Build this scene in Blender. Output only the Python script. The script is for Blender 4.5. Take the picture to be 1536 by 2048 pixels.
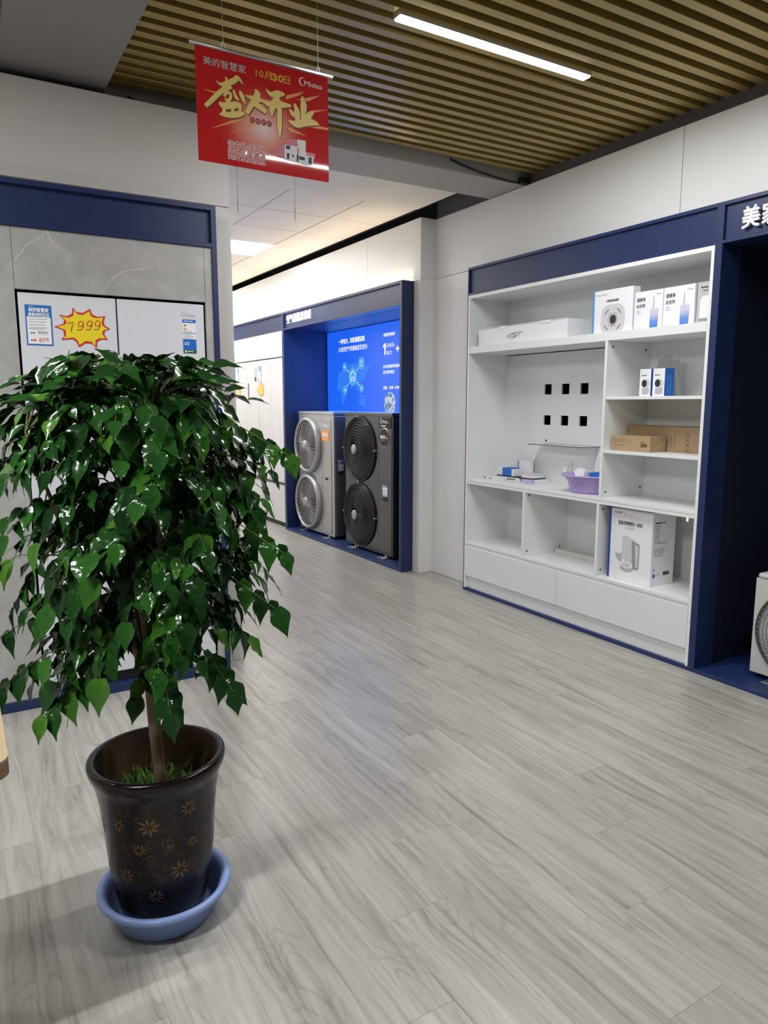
import bpy, math, random
from mathutils import Vector, Matrix
R = math.radians
C = bpy.context.scene
for _o in list(bpy.data.objects): bpy.data.objects.remove(_o)
COL = C.collection
rnd = random.Random(7)

# ---------------------------------------------------------------- camera, world, lights, exposure
cam_d = bpy.data.cameras.new('camera'); cam = bpy.data.objects.new('camera', cam_d); COL.objects.link(cam)
cam_d.sensor_fit = 'HORIZONTAL'; cam_d.sensor_width = 36.0; cam_d.lens = 1438 / 1536 * 36.0
cam_d.clip_start = 0.02; cam_d.clip_end = 100
cam.location = (0, 0, 1.42); cam.rotation_euler = (R(90 - 8.62), 0, R(-30.836)); C.camera = cam
C.view_settings.view_transform = 'Standard'; C.view_settings.look = 'None'
C.view_settings.gamma = 1.0; C.view_settings.use_curve_mapping = False
C.view_settings.exposure = 0.0
C.cycles.max_bounces = 10; C.cycles.diffuse_bounces = 5; C.cycles.glossy_bounces = 4
C.cycles.sample_clamp_indirect = 6.0
W = bpy.data.worlds.new('world'); C.world = W; W.use_nodes = True
W.node_tree.nodes['Background'].inputs[0].default_value = (0.86, 0.93, 1.0, 1)
W.node_tree.nodes['Background'].inputs[1].default_value = 0.14
K_LINE = 31.0      # watts of one ceiling line lamp
K_PANEL = 20.0     # watts of one rear ceiling panel lamp
K_STRIP = 1.8      # watts per metre of warm strip

def area(name, loc, rot, sx, sy, power, col=(1, 1, 1), spread=180):
    l = bpy.data.lights.new(name, 'AREA'); l.shape = 'RECTANGLE'; l.size = sx; l.size_y = sy
    l.energy = power; l.color = col; l.spread = R(spread)
    o = bpy.data.objects.new(name, l); COL.objects.link(o); o.location = loc; o.rotation_euler = rot
    return o

# ---------------------------------------------------------------- materials
def srgb(r, g, b):
    f = lambda c: (c / 255 / 12.92) if c / 255 <= 0.04045 else ((c / 255 + 0.055) / 1.055) ** 2.4
    return (f(r), f(g), f(b), 1)
MATS = {}
def mat(name, col, rough=0.5, metal=0.0, spec=0.5, emit=None, es=0.0, alpha=1.0, trans=0.0, coat=0.0):
    m = bpy.data.materials.new(name); m.use_nodes = True
    p = m.node_tree.nodes['Principled BSDF']
    p.inputs['Base Color'].default_value = col if len(col) == 4 else (*col, 1)
    p.inputs['Roughness'].default_value = rough; p.inputs['Metallic'].default_value = metal
    p.inputs['Specular IOR Level'].default_value = spec
    p.inputs['Transmission Weight'].default_value = trans; p.inputs['Alpha'].default_value = alpha
    p.inputs['Coat Weight'].default_value = coat
    if emit: p.inputs['Emission Color'].default_value = emit; p.inputs['Emission Strength'].default_value = es
    MATS[name] = m
    return m
def nodes(m): return m.node_tree.nodes, m.node_tree.links, m.node_tree.nodes['Principled BSDF']
def ramp(N, stops):
    r = N.new('ShaderNodeValToRGB'); e = r.color_ramp.elements
    while len(e) < len(stops): e.new(0.5)
    for x, (p, c) in zip(e, stops): x.position = p; x.color = c if len(c) == 4 else (*c, 1)
    return r
def vary(m, scale, amt, detail=3, bump=0.0, stretch=(1, 1, 1)):
    """fine tonal variation and relief"""
    N, L, P = nodes(m)
    tc = N.new('ShaderNodeTexCoord'); mp = N.new('ShaderNodeMapping'); mp.inputs['Scale'].default_value = stretch
    nz = N.new('ShaderNodeTexNoise'); nz.inputs['Scale'].default_value = scale; nz.inputs['Detail'].default_value = detail
    L.new(tc.outputs['Object'], mp.inputs[0]); L.new(mp.outputs[0], nz.inputs['Vector'])
    c = P.inputs['Base Color'].default_value
    lo = [max(0, v * (1 - amt)) for v in c[:3]]; hi = [min(1, v * (1 + amt)) for v in c[:3]]
    r = ramp(N, [(0.3, lo), (0.7, hi)]); L.new(nz.outputs[0], r.inputs[0]); L.new(r.outputs[0], P.inputs['Base Color'])
    if bump:
        b = N.new('ShaderNodeBump'); b.inputs['Strength'].default_value = bump; b.inputs['Distance'].default_value = 0.002
        L.new(nz.outputs[0], b.inputs['Height']); L.new(b.outputs[0], P.inputs['Normal'])
    return m
wallwhite = vary(mat('wall_white', srgb(234, 234, 232), 0.42), 2.0, 0.02)
wallwarm = vary(mat('wall_panel_left', srgb(206, 202, 198), 0.5), 2.0, 0.02)
greywall = vary(mat('wall_grey_paint', srgb(98, 94, 92), 0.8), 3, 0.05)
plaster = vary(mat('ceiling_plaster', srgb(236, 232, 226), 0.75), 3, 0.03)
beampaint = vary(mat('beam_paint', srgb(176, 173, 168), 0.7), 3, 0.03)
ductmat = vary(mat('duct_paint', srgb(150, 148, 146), 0.28, 0.3), 2, 0.03)
voidmat = mat('void_dark', (0.012, 0.011, 0.010), 0.95)
blackm = mat('black', (0.004, 0.004, 0.004), 0.5)
rubber = mat('rubber_black', (0.01, 0.01, 0.01), 0.7)
navy = vary(mat('navy_laminate', (0.012, 0.025, 0.098, 1), 0.42), 6, 0.04)
navyshaded = mat('navy_lining_shaded', (0.004, 0.007, 0.022, 1), 0.6)  # navy taken near black: the right bay's shade is put into the colour
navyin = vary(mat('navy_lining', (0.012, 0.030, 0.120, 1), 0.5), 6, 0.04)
cabwhite = vary(mat('cabinet_white', srgb(232, 234, 233), 0.38), 4, 0.01)
drawwhite = vary(mat('drawer_white', srgb(228, 229, 230), 0.25), 4, 0.01)
board = vary(mat('loose_board_white', srgb(222, 222, 216), 0.5), 4, 0.02)
lampdiff = mat('lamp_diffuser', (1, 1, 1, 1), 0.5, emit=(0.97, 0.98, 1, 1), es=9.0)
lampbody = mat('lamp_housing', srgb(190, 186, 170), 0.4)
stripm = mat('warm_strip', (1, .8, .55, 1), 0.5, emit=(1, .72, .42, 1), es=6.0)
alu = mat('aluminium', srgb(190, 190, 188), 0.35, 0.9)
steel = vary(mat('brushed_silver', srgb(182, 181, 179), 0.4, 0.7), 60, 0.05, stretch=(1, .15, 3))
silver = mat('silver_plastic', srgb(168, 168, 166), 0.42, 0.5)
darksteel = vary(mat('dark_brushed_steel', srgb(102, 101, 100), 0.25, 0.9), 60, 0.06, stretch=(1, .15, 3))
darkside = mat('dark_side_panel', srgb(52, 50, 48), 0.35, 0.4)
sidepanel = mat('silver_side_panel', srgb(150, 150, 150), 0.3, 0.7)
wire = mat('guard_wire_black', (0.012, 0.012, 0.012), 0.35)
wiregrey = mat('guard_wire_grey', srgb(150, 148, 144), 0.35, 0.5)
bladem = mat('fan_blade', srgb(70, 70, 70), 0.45)
acwhite = vary(mat('outdoor_unit_white', srgb(205, 203, 198), 0.45), 5, 0.02)
glasswhite = mat('fridge_glass_white', srgb(222, 224, 230), 0.10, coat=0.6)
fridgewarm = mat('fridge_glass_far', srgb(214, 211, 208), 0.12, coat=0.5)
fridgebody = mat('fridge_body', (0.02, 0.02, 0.022), 0.5)
railm = mat('fridge_rail', srgb(88, 82, 78), 0.3, 0.7)
white = mat('print_white', srgb(240, 240, 240), 0.45)
paperwhite = mat('carton_white', srgb(238, 238, 242), 0.45)
blue = mat('print_blue', srgb(20, 105, 200), 0.4)
navyprint = mat('print_navy', srgb(24, 70, 150), 0.4)
greyprint = mat('print_grey', srgb(150, 150, 152), 0.5)
lightgrey = mat('print_light_grey', srgb(206, 206, 210), 0.5)
midgrey = mat('print_mid_grey', srgb(182, 182, 188), 0.5)
darkprint = mat('print_dark', srgb(40, 40, 46), 0.5)
brownprint = mat('print_brown', srgb(92, 66, 40), 0.6)
red = mat('print_red', srgb(205, 40, 40), 0.4)
yellow = mat('print_yellow', srgb(238, 215, 40), 0.4)
inkred = mat('marker_red', srgb(190, 40, 30), 0.5)
inkblue = mat('marker_blue', srgb(60, 90, 150), 0.5)
orange = mat('print_orange', srgb(240, 150, 70), 0.4)
gold = mat('print_gold', srgb(244, 214, 120), 0.35)
goldshadow = mat('print_gold_shadow', srgb(120, 50, 25), 0.4)
datey = mat('print_date_yellow', srgb(235, 190, 50), 0.4)
rayy = mat('print_ray_orange', srgb(246, 160, 80), 0.4)
pinkp = mat('print_pink', srgb(215, 110, 130), 0.4)
purple = vary(mat('purple_plastic', srgb(178, 156, 212), 0.35), 5, 0.03)
lilac = mat('lilac_tape', srgb(196, 182, 224), 0.3)
bluebasin = vary(mat('blue_plastic', srgb(138, 162, 214), 0.35), 5, 0.03)
kraft = vary(mat('kraft_card', srgb(174, 148, 114), 0.75), 14, 0.05, bump=0.05)
bagm = mat('clear_plastic_bag', srgb(200, 200, 202), 0.25, trans=0.15, alpha=0.8)
acrylic = mat('clear_acrylic', (0.92, 0.95, 0.95, 1), 0.03, trans=0.95)
acrylicedge = mat('acrylic_edge', srgb(60, 64, 66), 0.2)
whitecable = mat('white_cord', srgb(225, 225, 225), 0.5)
blackcable = mat('black_cord', (0.008, 0.008, 0.008), 0.5)
threadm = mat('thread', srgb(150, 150, 150), 0.5)
glowred = mat('socket_glow', srgb(255, 120, 80), 0.5, emit=(1, .35, .2, 1), es=4.0)
barkm = vary(mat('bark', srgb(124, 104, 84), 0.8), 40, 0.25, 5, 0.6, (1, 1, .3))
soilm = vary(mat('soil', srgb(58, 44, 32), 0.95), 60, 0.5, 5, 0.8)
mossm = vary(mat('moss', srgb(96, 150, 52), 0.9), 60, 0.4, 4, 0.5)
scr_bg = mat('screen_blue', (0.0, 0.02, 0.1, 1), 0.3, emit=srgb(28, 96, 236), es=1.0)
scr_land = mat('screen_land', (0, 0, 0, 1), 0.4, emit=srgb(44, 124, 244), es=1.0)
scr_ring = mat('screen_circle', (0, 0, 0, 1), 0.4, emit=srgb(70, 160, 246), es=1.0)
scr_edge = mat('screen_circle_edge', (0, 0, 0, 1), 0.4, emit=srgb(38, 110, 205), es=1.0)
scr_white = mat('screen_white', (0, 0, 0, 1), 0.4, emit=(1, 1, 1, 1), es=1.0)
# sign letters, lit from inside
signlit = mat('sign_lit', srgb(235, 235, 235), 0.4, emit=(1, 1, 1, 1), es=0.75)
signwhite = mat('sign_white', srgb(238, 238, 240), 0.4)

# slat laminate: champagne gold
slatm = vary(mat('slat_champagne', srgb(180, 156, 92), 0.33, 0.5), 7, 0.08, stretch=(.3, 3, 3))

# grey wood floor plank
wood = mat('floor_plank_grey', srgb(180, 177, 171), 0.30)
N, L, P = nodes(wood)
tc = N.new('ShaderNodeTexCoord'); oi = N.new('ShaderNodeObjectInfo'); add = N.new('ShaderNodeVectorMath'); add.operation = 'ADD'
mulv = N.new('ShaderNodeMath'); mulv.operation = 'MULTIPLY'; mulv.inputs[1].default_value = 83.0
L.new(oi.outputs['Random'], mulv.inputs[0]); cmb = N.new('ShaderNodeCombineXYZ')
for k in range(3): L.new(mulv.outputs[0], cmb.inputs[k])
L.new(tc.outputs['Object'], add.inputs[0]); L.new(cmb.outputs[0], add.inputs[1])
# warp
mp0 = N.new('ShaderNodeMapping'); mp0.inputs['Scale'].default_value = (7, 1.6, 1); L.new(add.outputs[0], mp0.inputs[0])
wz = N.new('ShaderNodeTexNoise'); wz.inputs['Scale'].default_value = 1.0; wz.inputs['Detail'].default_value = 2; L.new(mp0.outputs[0], wz.inputs['Vector'])
mp1 = N.new('ShaderNodeMapping'); mp1.inputs['Scale'].default_value = (34, 1.6, 1)
wadd = N.new('ShaderNodeVectorMath'); wadd.operation = 'MULTIPLY_ADD'
wadd.inputs[1].default_value = (0.10, 0.5, 0); L.new(wz.outputs['Color'], wadd.inputs[0]); L.new(add.outputs[0], wadd.inputs[2])
L.new(wadd.outputs[0], mp1.inputs[0])
g1 = N.new('ShaderNodeTexNoise'); g1.inputs['Scale'].default_value = 1.0; g1.inputs['Detail'].default_value = 6; g1.inputs['Roughness'].default_value = 0.62
L.new(mp1.outputs[0], g1.inputs['Vector'])
mp2 = N.new('ShaderNodeMapping'); mp2.inputs['Scale'].default_value = (120, 5, 1); L.new(wadd.outputs[0], mp2.inputs[0])
g2 = N.new('ShaderNodeTexNoise'); g2.inputs['Scale'].default_value = 1.0; g2.inputs['Detail'].default_value = 3; L.new(mp2.outputs[0], g2.inputs['Vector'])
r1 = ramp(N, [(0.26, srgb(130, 127, 121)), (0.40, srgb(165, 162, 155)), (0.55, srgb(181, 178, 171)), (0.75, srgb(193, 190, 183))])
L.new(g1.outputs[0], r1.inputs[0])
r2 = ramp(N, [(0.35, (0.86, 0.86, 0.86)), (0.6, (1, 1, 1))]); L.new(g2.outputs[0], r2.inputs[0])
mx = N.new('ShaderNodeMix'); mx.data_type = 'RGBA'; mx.blend_type = 'MULTIPLY'; mx.inputs[0].default_value = 0.7
L.new(r1.outputs[0], mx.inputs[6]); L.new(r2.outputs[0], mx.inputs[7])
# sparse darker growth figure / knots
mp3 = N.new('ShaderNodeMapping'); mp3.inputs['Scale'].default_value = (9, 2.2, 1); L.new(wadd.outputs[0], mp3.inputs[0])
g3 = N.new('ShaderNodeTexNoise'); g3.inputs['Scale'].default_value = 1.0; g3.inputs['Detail'].default_value = 1; L.new(mp3.outputs[0], g3.inputs['Vector'])
wv = N.new('ShaderNodeMath'); wv.operation = 'SINE'; wm = N.new('ShaderNodeMath'); wm.operation = 'MULTIPLY'; wm.inputs[1].default_value = 62
L.new(g3.outputs[0], wm.inputs[0]); L.new(wm.outputs[0], wv.inputs[0])
r3 = ramp(N, [(0.0, (1, 1, 1)), (0.55, (1, 1, 1)), (1.0, (0.86, 0.855, 0.845))]); L.new(wv.outputs[0], r3.inputs[0])
mk = ramp(N, [(0.47, (0, 0, 0)), (0.62, (1, 1, 1))]); L.new(wz.outputs[0], mk.inputs[0])
mx2 = N.new('ShaderNodeMix'); mx2.data_type = 'RGBA'; mx2.blend_type = 'MULTIPLY'
L.new(mk.outputs[0], mx2.inputs[0]); L.new(mx.outputs[2], mx2.inputs[6]); L.new(r3.outputs[0], mx2.inputs[7])
hv = N.new('ShaderNodeHueSaturation'); mr = N.new('ShaderNodeMapRange'); mr.inputs[3].default_value = 0.94; mr.inputs[4].default_value = 1.05
L.new(oi.outputs['Random'], mr.inputs[0]); L.new(mr.outputs[0], hv.inputs['Value']); L.new(mx2.outputs[2], hv.inputs['Color'])
L.new(hv.outputs[0], P.inputs['Base Color'])
bp = N.new('ShaderNodeBump'); bp.inputs['Strength'].default_value = 0.12; bp.inputs['Distance'].default_value = 0.001
L.new(g2.outputs[0], bp.inputs['Height']); L.new(bp.outputs[0], P.inputs['Normal'])

# grey stone with thin pale veins
stone = mat('grey_stone', srgb(150, 150, 150), 0.4)
N, L, P = nodes(stone)
tc = N.new('ShaderNodeTexCoord'); n1 = N.new('ShaderNodeTexNoise'); n1.inputs['Scale'].default_value = 9; n1.inputs['Detail'].default_value = 8; n1.inputs['Roughness'].default_value = 0.7
L.new(tc.outputs['Object'], n1.inputs['Vector'])
rb = ramp(N, [(0.3, srgb(158, 157, 155)), (0.55, srgb(175, 174, 172)), (0.75, srgb(190, 189, 187))]); L.new(n1.outputs[0], rb.inputs[0])
def veins(spacing, seed, width, strength, angle, wob):
    """thin wandering lines, about `spacing` metres apart, broken up by a mask"""
    mpv = N.new('ShaderNodeMapping'); mpv.inputs['Location'].default_value = (seed, seed, seed * .7); mpv.inputs['Rotation'].default_value = (0, R(angle), 0)
    L.new(tc.outputs['Object'], mpv.inputs[0]); sp_ = N.new('ShaderNodeSeparateXYZ'); L.new(mpv.outputs[0], sp_.inputs[0])
    def M_(op, a, b_):
        m_ = N.new('ShaderNodeMath'); m_.operation = op
        for k_, v_ in enumerate((a, b_)):
            if v_ is None: continue
            if isinstance(v_, (int, float)): m_.inputs[k_].default_value = v_
            else: L.new(v_, m_.inputs[k_])
        return m_.outputs[0]
    n = N.new('ShaderNodeTexNoise'); n.inputs['Scale'].default_value = 3.2; n.inputs['Detail'].default_value = 5; L.new(mpv.outputs[0], n.inputs['Vector'])
    v_ = M_('ADD', sp_.outputs[0], M_('MULTIPLY', n.outputs[0], wob)); v_ = M_('ABSOLUTE', M_('SUBTRACT', M_('FRACT', M_('DIVIDE', v_, spacing), None), .5), None)
    rr = ramp(N, [(0.0, (strength,) * 3), (width, (0, 0, 0))]); L.new(v_, rr.inputs[0])
    n2 = N.new('ShaderNodeTexNoise'); n2.inputs['Scale'].default_value = 2.2; L.new(mpv.outputs[0], n2.inputs['Vector'])
    r2_ = ramp(N, [(0.48, (0, 0, 0)), (0.60, (1, 1, 1))]); L.new(n2.outputs[0], r2_.inputs[0])
    mm = N.new('ShaderNodeMath'); mm.operation = 'MULTIPLY'; L.new(rr.outputs[0], mm.inputs[0]); L.new(r2_.outputs[0], mm.inputs[1])
    return mm
v1 = veins(.42, 3.1, 0.022, 1.0, 40, .35); v2 = veins(.30, 8.3, 0.014, 0.65, -60, .3)
mxx = N.new('ShaderNodeMath'); mxx.operation = 'MAXIMUM'; L.new(v1.outputs[0], mxx.inputs[0]); L.new(v2.outputs[0], mxx.inputs[1])
mixv = N.new('ShaderNodeMix'); mixv.data_type = 'RGBA'; L.new(mxx.outputs[0], mixv.inputs[0]); L.new(rb.outputs[0], mixv.inputs[6]); mixv.inputs[7].default_value = srgb(228, 226, 222)
L.new(mixv.outputs[2], P.inputs['Base Color'])

# leaf: glossy green, tint differs leaf to leaf
def leafmat(name, use_obj):
    m = mat(name, (0.02, 0.09, 0.015), 0.16, spec=0.32); N, L, P = nodes(m)
    if use_obj: src = N.new('ShaderNodeObjectInfo').outputs['Random']
    else: src = N.new('ShaderNodeNewGeometry').outputs['Random Per Island']
    r = ramp(N, [(0.0, (0.008, 0.034, 0.008)), (0.5, (0.014, 0.064, 0.012)), (0.85, (0.025, 0.105, 0.014)), (1.0, (0.065, 0.18, 0.022))])
    L.new(src, r.inputs[0]); L.new(r.outputs[0], P.inputs['Base Color'])
    P.inputs['Subsurface Weight'].default_value = 0.0
    tc = N.new('ShaderNodeTexCoord'); n = N.new('ShaderNodeTexNoise'); n.inputs['Scale'].default_value = 26 if not use_obj else 2.2; n.inputs['Detail'].default_value = 1
    L.new(tc.outputs['Object'], n.inputs['Vector']); b = N.new('ShaderNodeBump'); b.inputs['Strength'].default_value = 0.3; b.inputs['Distance'].default_value = 0.003 if not use_obj else 0.04
    L.new(n.outputs[0], b.inputs['Height']); L.new(b.outputs[0], P.inputs['Normal'])
    return m
leafm = leafmat('leaf_green', True); leafm2 = leafmat('foliage_green', False)
twigm = mat('twig_green', srgb(88, 96, 50), 0.6)

# banner print: red sheet with a pale burst in the middle
bannerm = mat('banner_red', srgb(205, 24, 28), 0.55, spec=0.2, coat=0.3); bannerm.node_tree.nodes['Principled BSDF'].inputs['Coat Roughness'].default_value = 0.035
N, L, P = nodes(bannerm)
tc = N.new('ShaderNodeTexCoord'); mp = N.new('ShaderNodeMapping'); mp.inputs['Location'].default_value = (0.05, 0, 0.28); mp.inputs['Scale'].default_value = (5.6, 1, 6.8)
L.new(tc.outputs['Object'], mp.inputs[0]); ln = N.new('ShaderNodeVectorMath'); ln.operation = 'LENGTH'; L.new(mp.outputs[0], ln.inputs[0])
rr = ramp(N, [(0.0, srgb(255, 236, 236)), (0.35, srgb(246, 170, 156)), (0.75, srgb(216, 62, 50)), (1.0, srgb(205, 24, 28))])
L.new(ln.outputs['Value'], rr.inputs[0]); L.new(rr.outputs[0], P.inputs['Base Color'])
nz = N.new('ShaderNodeTexNoise'); nz.inputs['Scale'].default_value = 3.5; nz.inputs['Detail'].default_value = 0; L.new(tc.outputs['Object'], nz.inputs['Vector'])
b = N.new('ShaderNodeBump'); b.inputs['Strength'].default_value = 0.15; b.inputs['Distance'].default_value = 0.02; L.new(nz.outputs[0], b.inputs['Height']); L.new(b.outputs[0], P.inputs['Normal'])

# pale table wood
oak = mat('oak', srgb(186, 164, 132), 0.45); oakedge = mat('oak_edge', srgb(150, 124, 94), 0.5)
vary(oak, 6, 0.06, 5, stretch=(12, 1, 1)); vary(oakedge, 6, 0.1, 5, stretch=(1, 1, 30))
# glazed pot
potm = mat('pot_glaze_dark', srgb(22, 15, 14), 0.2, spec=0.35); vary(potm, 7, 0.35)
potin = vary(mat('pot_clay_inside', srgb(96, 74, 56), 0.7), 12, 0.15)
potgold = mat('pot_gold_line', srgb(92, 76, 56), 0.3, 0.2)
potgold2 = mat('pot_gold_flower', srgb(98, 74, 50), 0.3, 0.2)

# ---------------------------------------------------------------- builders
def smooth_pts(p, n=5):
    out = []
    for i in range(len(p) - 1):
        a, b_, c, d = p[max(i - 1, 0)], p[i], p[i + 1], p[min(i + 2, len(p) - 1)]
        for k in range(n):
            t = k / n; out.append(tuple(.5 * (2 * y + (z - x) * t + (2 * x - 5 * y + 4 * z - w) * t * t + (3 * y - x - 3 * z + w) * t ** 3) for x, y, z, w in zip(a, b_, c, d)))
    return out + [p[-1]]
class B:
    def __init__(s): s.v = []; s.f = []; s.mi = []; s.cur = 0
    def add(s, vs, fs):
        n = len(s.v); s.v += [tuple(x) for x in vs]
        for f in fs: s.f.append([i + n for i in f]); s.mi.append(s.cur)
        return s
    def box(s, x0, x1, y0, y1, z0, z1):
        return s.add([(x0, y0, z0), (x1, y0, z0), (x1, y1, z0), (x0, y1, z0), (x0, y0, z1), (x1, y0, z1), (x1, y1, z1), (x0, y1, z1)],
                     [(0, 3, 2, 1), (4, 5, 6, 7), (0, 1, 5, 4), (1, 2, 6, 5), (2, 3, 7, 6), (3, 0, 4, 7)])
    def lathe(s, prof, c=(0, 0, 0), n=32, axis='Z', cap=True):
        vs = []; fs = []
        for r, h in prof:
            for k in range(n):
                a = 2 * math.pi * k / n; u, w = r * math.cos(a), r * math.sin(a)
                if axis == 'Z': vs.append((c[0] + u, c[1] + w, c[2] + h))
                elif axis == 'X': vs.append((c[0] - h, c[1] - u, c[2] + w))     # h towards -X
                else: vs.append((c[0] + u, c[1] - h, c[2] + w))                   # h towards -Y
        for i in range(len(prof) - 1):
            for k in range(n):
                a, b_ = i * n + k, i * n + (k + 1) % n
                fs.append((a, b_, b_ + n, a + n))
        if cap:
            fs.append(list(range(n))[::-1]); fs.append([(len(prof) - 1) * n + k for k in range(n)])
        return s.add(vs, fs)
    def cyl(s, c, r, h, n=16, axis='Z'): return s.lathe([(r, 0), (r, h)], c, n, axis)
    def tube(s, pts, r, n=6, closed=False, cap=True):
        pts = [Vector(p) for p in pts]; m = len(pts)
        rs = r if isinstance(r, (list, tuple)) else [r] * m
        vs = []; fs = []; up = None
        for i, p in enumerate(pts):
            if closed: t = pts[(i + 1) % m] - pts[i - 1]
            else: t = pts[min(i + 1, m - 1)] - pts[max(i - 1, 0)]
            t.normalize()
            if up is None:
                up = Vector((0, 0, 1)) if abs(t.z) < 0.9 else Vector((1, 0, 0))
            u = t.cross(up); 
            if u.length < 1e-5: u = t.cross(Vector((0, 1, 0)))
            u.normalize(); w = u.cross(t).normalized(); up = w
            for k in range(n):
                a = 2 * math.pi * k / n; vs.append(p + (u * math.cos(a) + w * math.sin(a)) * rs[i])
        for i in range(m if closed else m - 1):
            j = (i + 1) % m
            for k in range(n): fs.append((i * n + k, i * n + (k + 1) % n, j * n + (k + 1) % n, j * n + k))
        if not closed and cap: fs.append(list(range(n))[::-1]); fs.append([(m - 1) * n + k for k in range(n)])
        return s.add(vs, fs)
    def prism(s, pts, plane, d0, d1):
        """polygon of (a, b) in plane X (a=y) / Y (a=x) / Z, from d0 (front) to d1"""
        n = len(pts)
        f = {'X': lambda a, b, d: (d, a, b), 'Y': lambda a, b, d: (a, d, b), 'Z': lambda a, b, d: (a, b, d)}[plane]
        vs = [f(a, b, d0) for a, b in pts] + [f(a, b, d1) for a, b in pts]
        return s.add(vs, [list(range(n)), list(range(2 * n - 1, n - 1, -1))] + [(i, i + n, (i + 1) % n + n, (i + 1) % n) for i in range(n)])
    def stroke(s, pts, plane, d, th=0.0004, soft=False):
        """flat brush stroke: pts (a, b, width)"""
        pts = smooth_pts(pts) if soft else pts
        m = len(pts); L_ = []; R_ = []
        for i in range(m):
            a0 = pts[max(i - 1, 0)]; a1 = pts[min(i + 1, m - 1)]
            tx, ty = a1[0] - a0[0], a1[1] - a0[1]; l = math.hypot(tx, ty) or 1; nx, ny = -ty / l, tx / l
            w = pts[i][2] / 2
            L_.append((pts[i][0] + nx * w, pts[i][1] + ny * w)); R_.append((pts[i][0] - nx * w, pts[i][1] - ny * w))
        return s.prism(L_ + R_[::-1], plane, d, d + th) if soft else s.strip(L_, R_, plane, d)
    def strip(s, L_, R_, plane, d):
        f = {'X': lambda a, b: (d, a, b), 'Y': lambda a, b: (a, d, b), 'Z': lambda a, b: (a, b, d)}[plane]; m = len(L_)
        return s.add([f(*p) for p in L_ + R_], [(i, i + 1, m + i + 1, m + i) for i in range(m - 1)])
def fin(o, label=None, cat=None, group=None, kind=None):
    if label: o['label'] = label
    if cat: o['category'] = cat
    if group: o['group'] = group
    if kind: o['kind'] = kind
    return o
def obj(name, b, m, parent=None, bevel=0.0, smooth=False, local=False, kind=None, label=None, cat=None, group=None, seg=1, loc=None):
    if name in ('print_lines', 'print_icons', 'barcode'): kind = 'stuff'
    me = bpy.data.meshes.new(name)
    org = Vector((0, 0, 0))
    if parent is not None and not local: org = parent.location.copy() if parent.parent is None else Vector(parent['_org'])
    elif parent is None and loc is not None: org = Vector(loc)
    me.from_pydata([tuple(Vector(v) - org) for v in b.v], [], b.f)
    ms = m if isinstance(m, (list, tuple)) else [m]
    for x in ms: me.materials.append(x)
    if len(ms) > 1:
        for p, k in zip(me.polygons, b.mi): p.material_index = k
    if smooth:
        for p in me.polygons: p.use_smooth = True
    me.update()
    o = bpy.data.objects.new(name, me); COL.objects.link(o)
    if parent is not None: o.parent = parent; o['_org'] = list(org) if parent is not None else None
    elif loc is not None: o.location = org
    if bevel:
        md = o.modifiers.new('bevel', 'BEVEL'); md.width = bevel; md.segments = seg; md.limit_method = 'ANGLE'; md.angle_limit = R(40)
    if smooth == 'auto' or (smooth and bevel):
        pass
    return fin(o, label, cat, group, kind)
def thing(name, label, cat, loc=(0, 0, 0), rotz=0.0, group=None, kind=None):
    o = bpy.data.objects.new(name, None); o.empty_display_size = 0.05; COL.objects.link(o)
    o.location = loc; o.rotation_euler = (0, 0, rotz); return fin(o, label, cat, group, kind)
def struct(name, b, m, **k): return obj(name, b, m, kind='structure', **k)
def dup(root, loc, label=None, group=None, rot=None):
    r = root.copy(); COL.objects.link(r); r.location = loc
    if rot is not None: r.rotation_euler = rot
    if label: r['label'] = label
    if group: r['group'] = group
    for ch in root.children:
        c = ch.copy(); COL.objects.link(c); c.parent = r
        for g_ in ch.children:
            d = g_.copy(); COL.objects.link(d); d.parent = c
    return r
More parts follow.
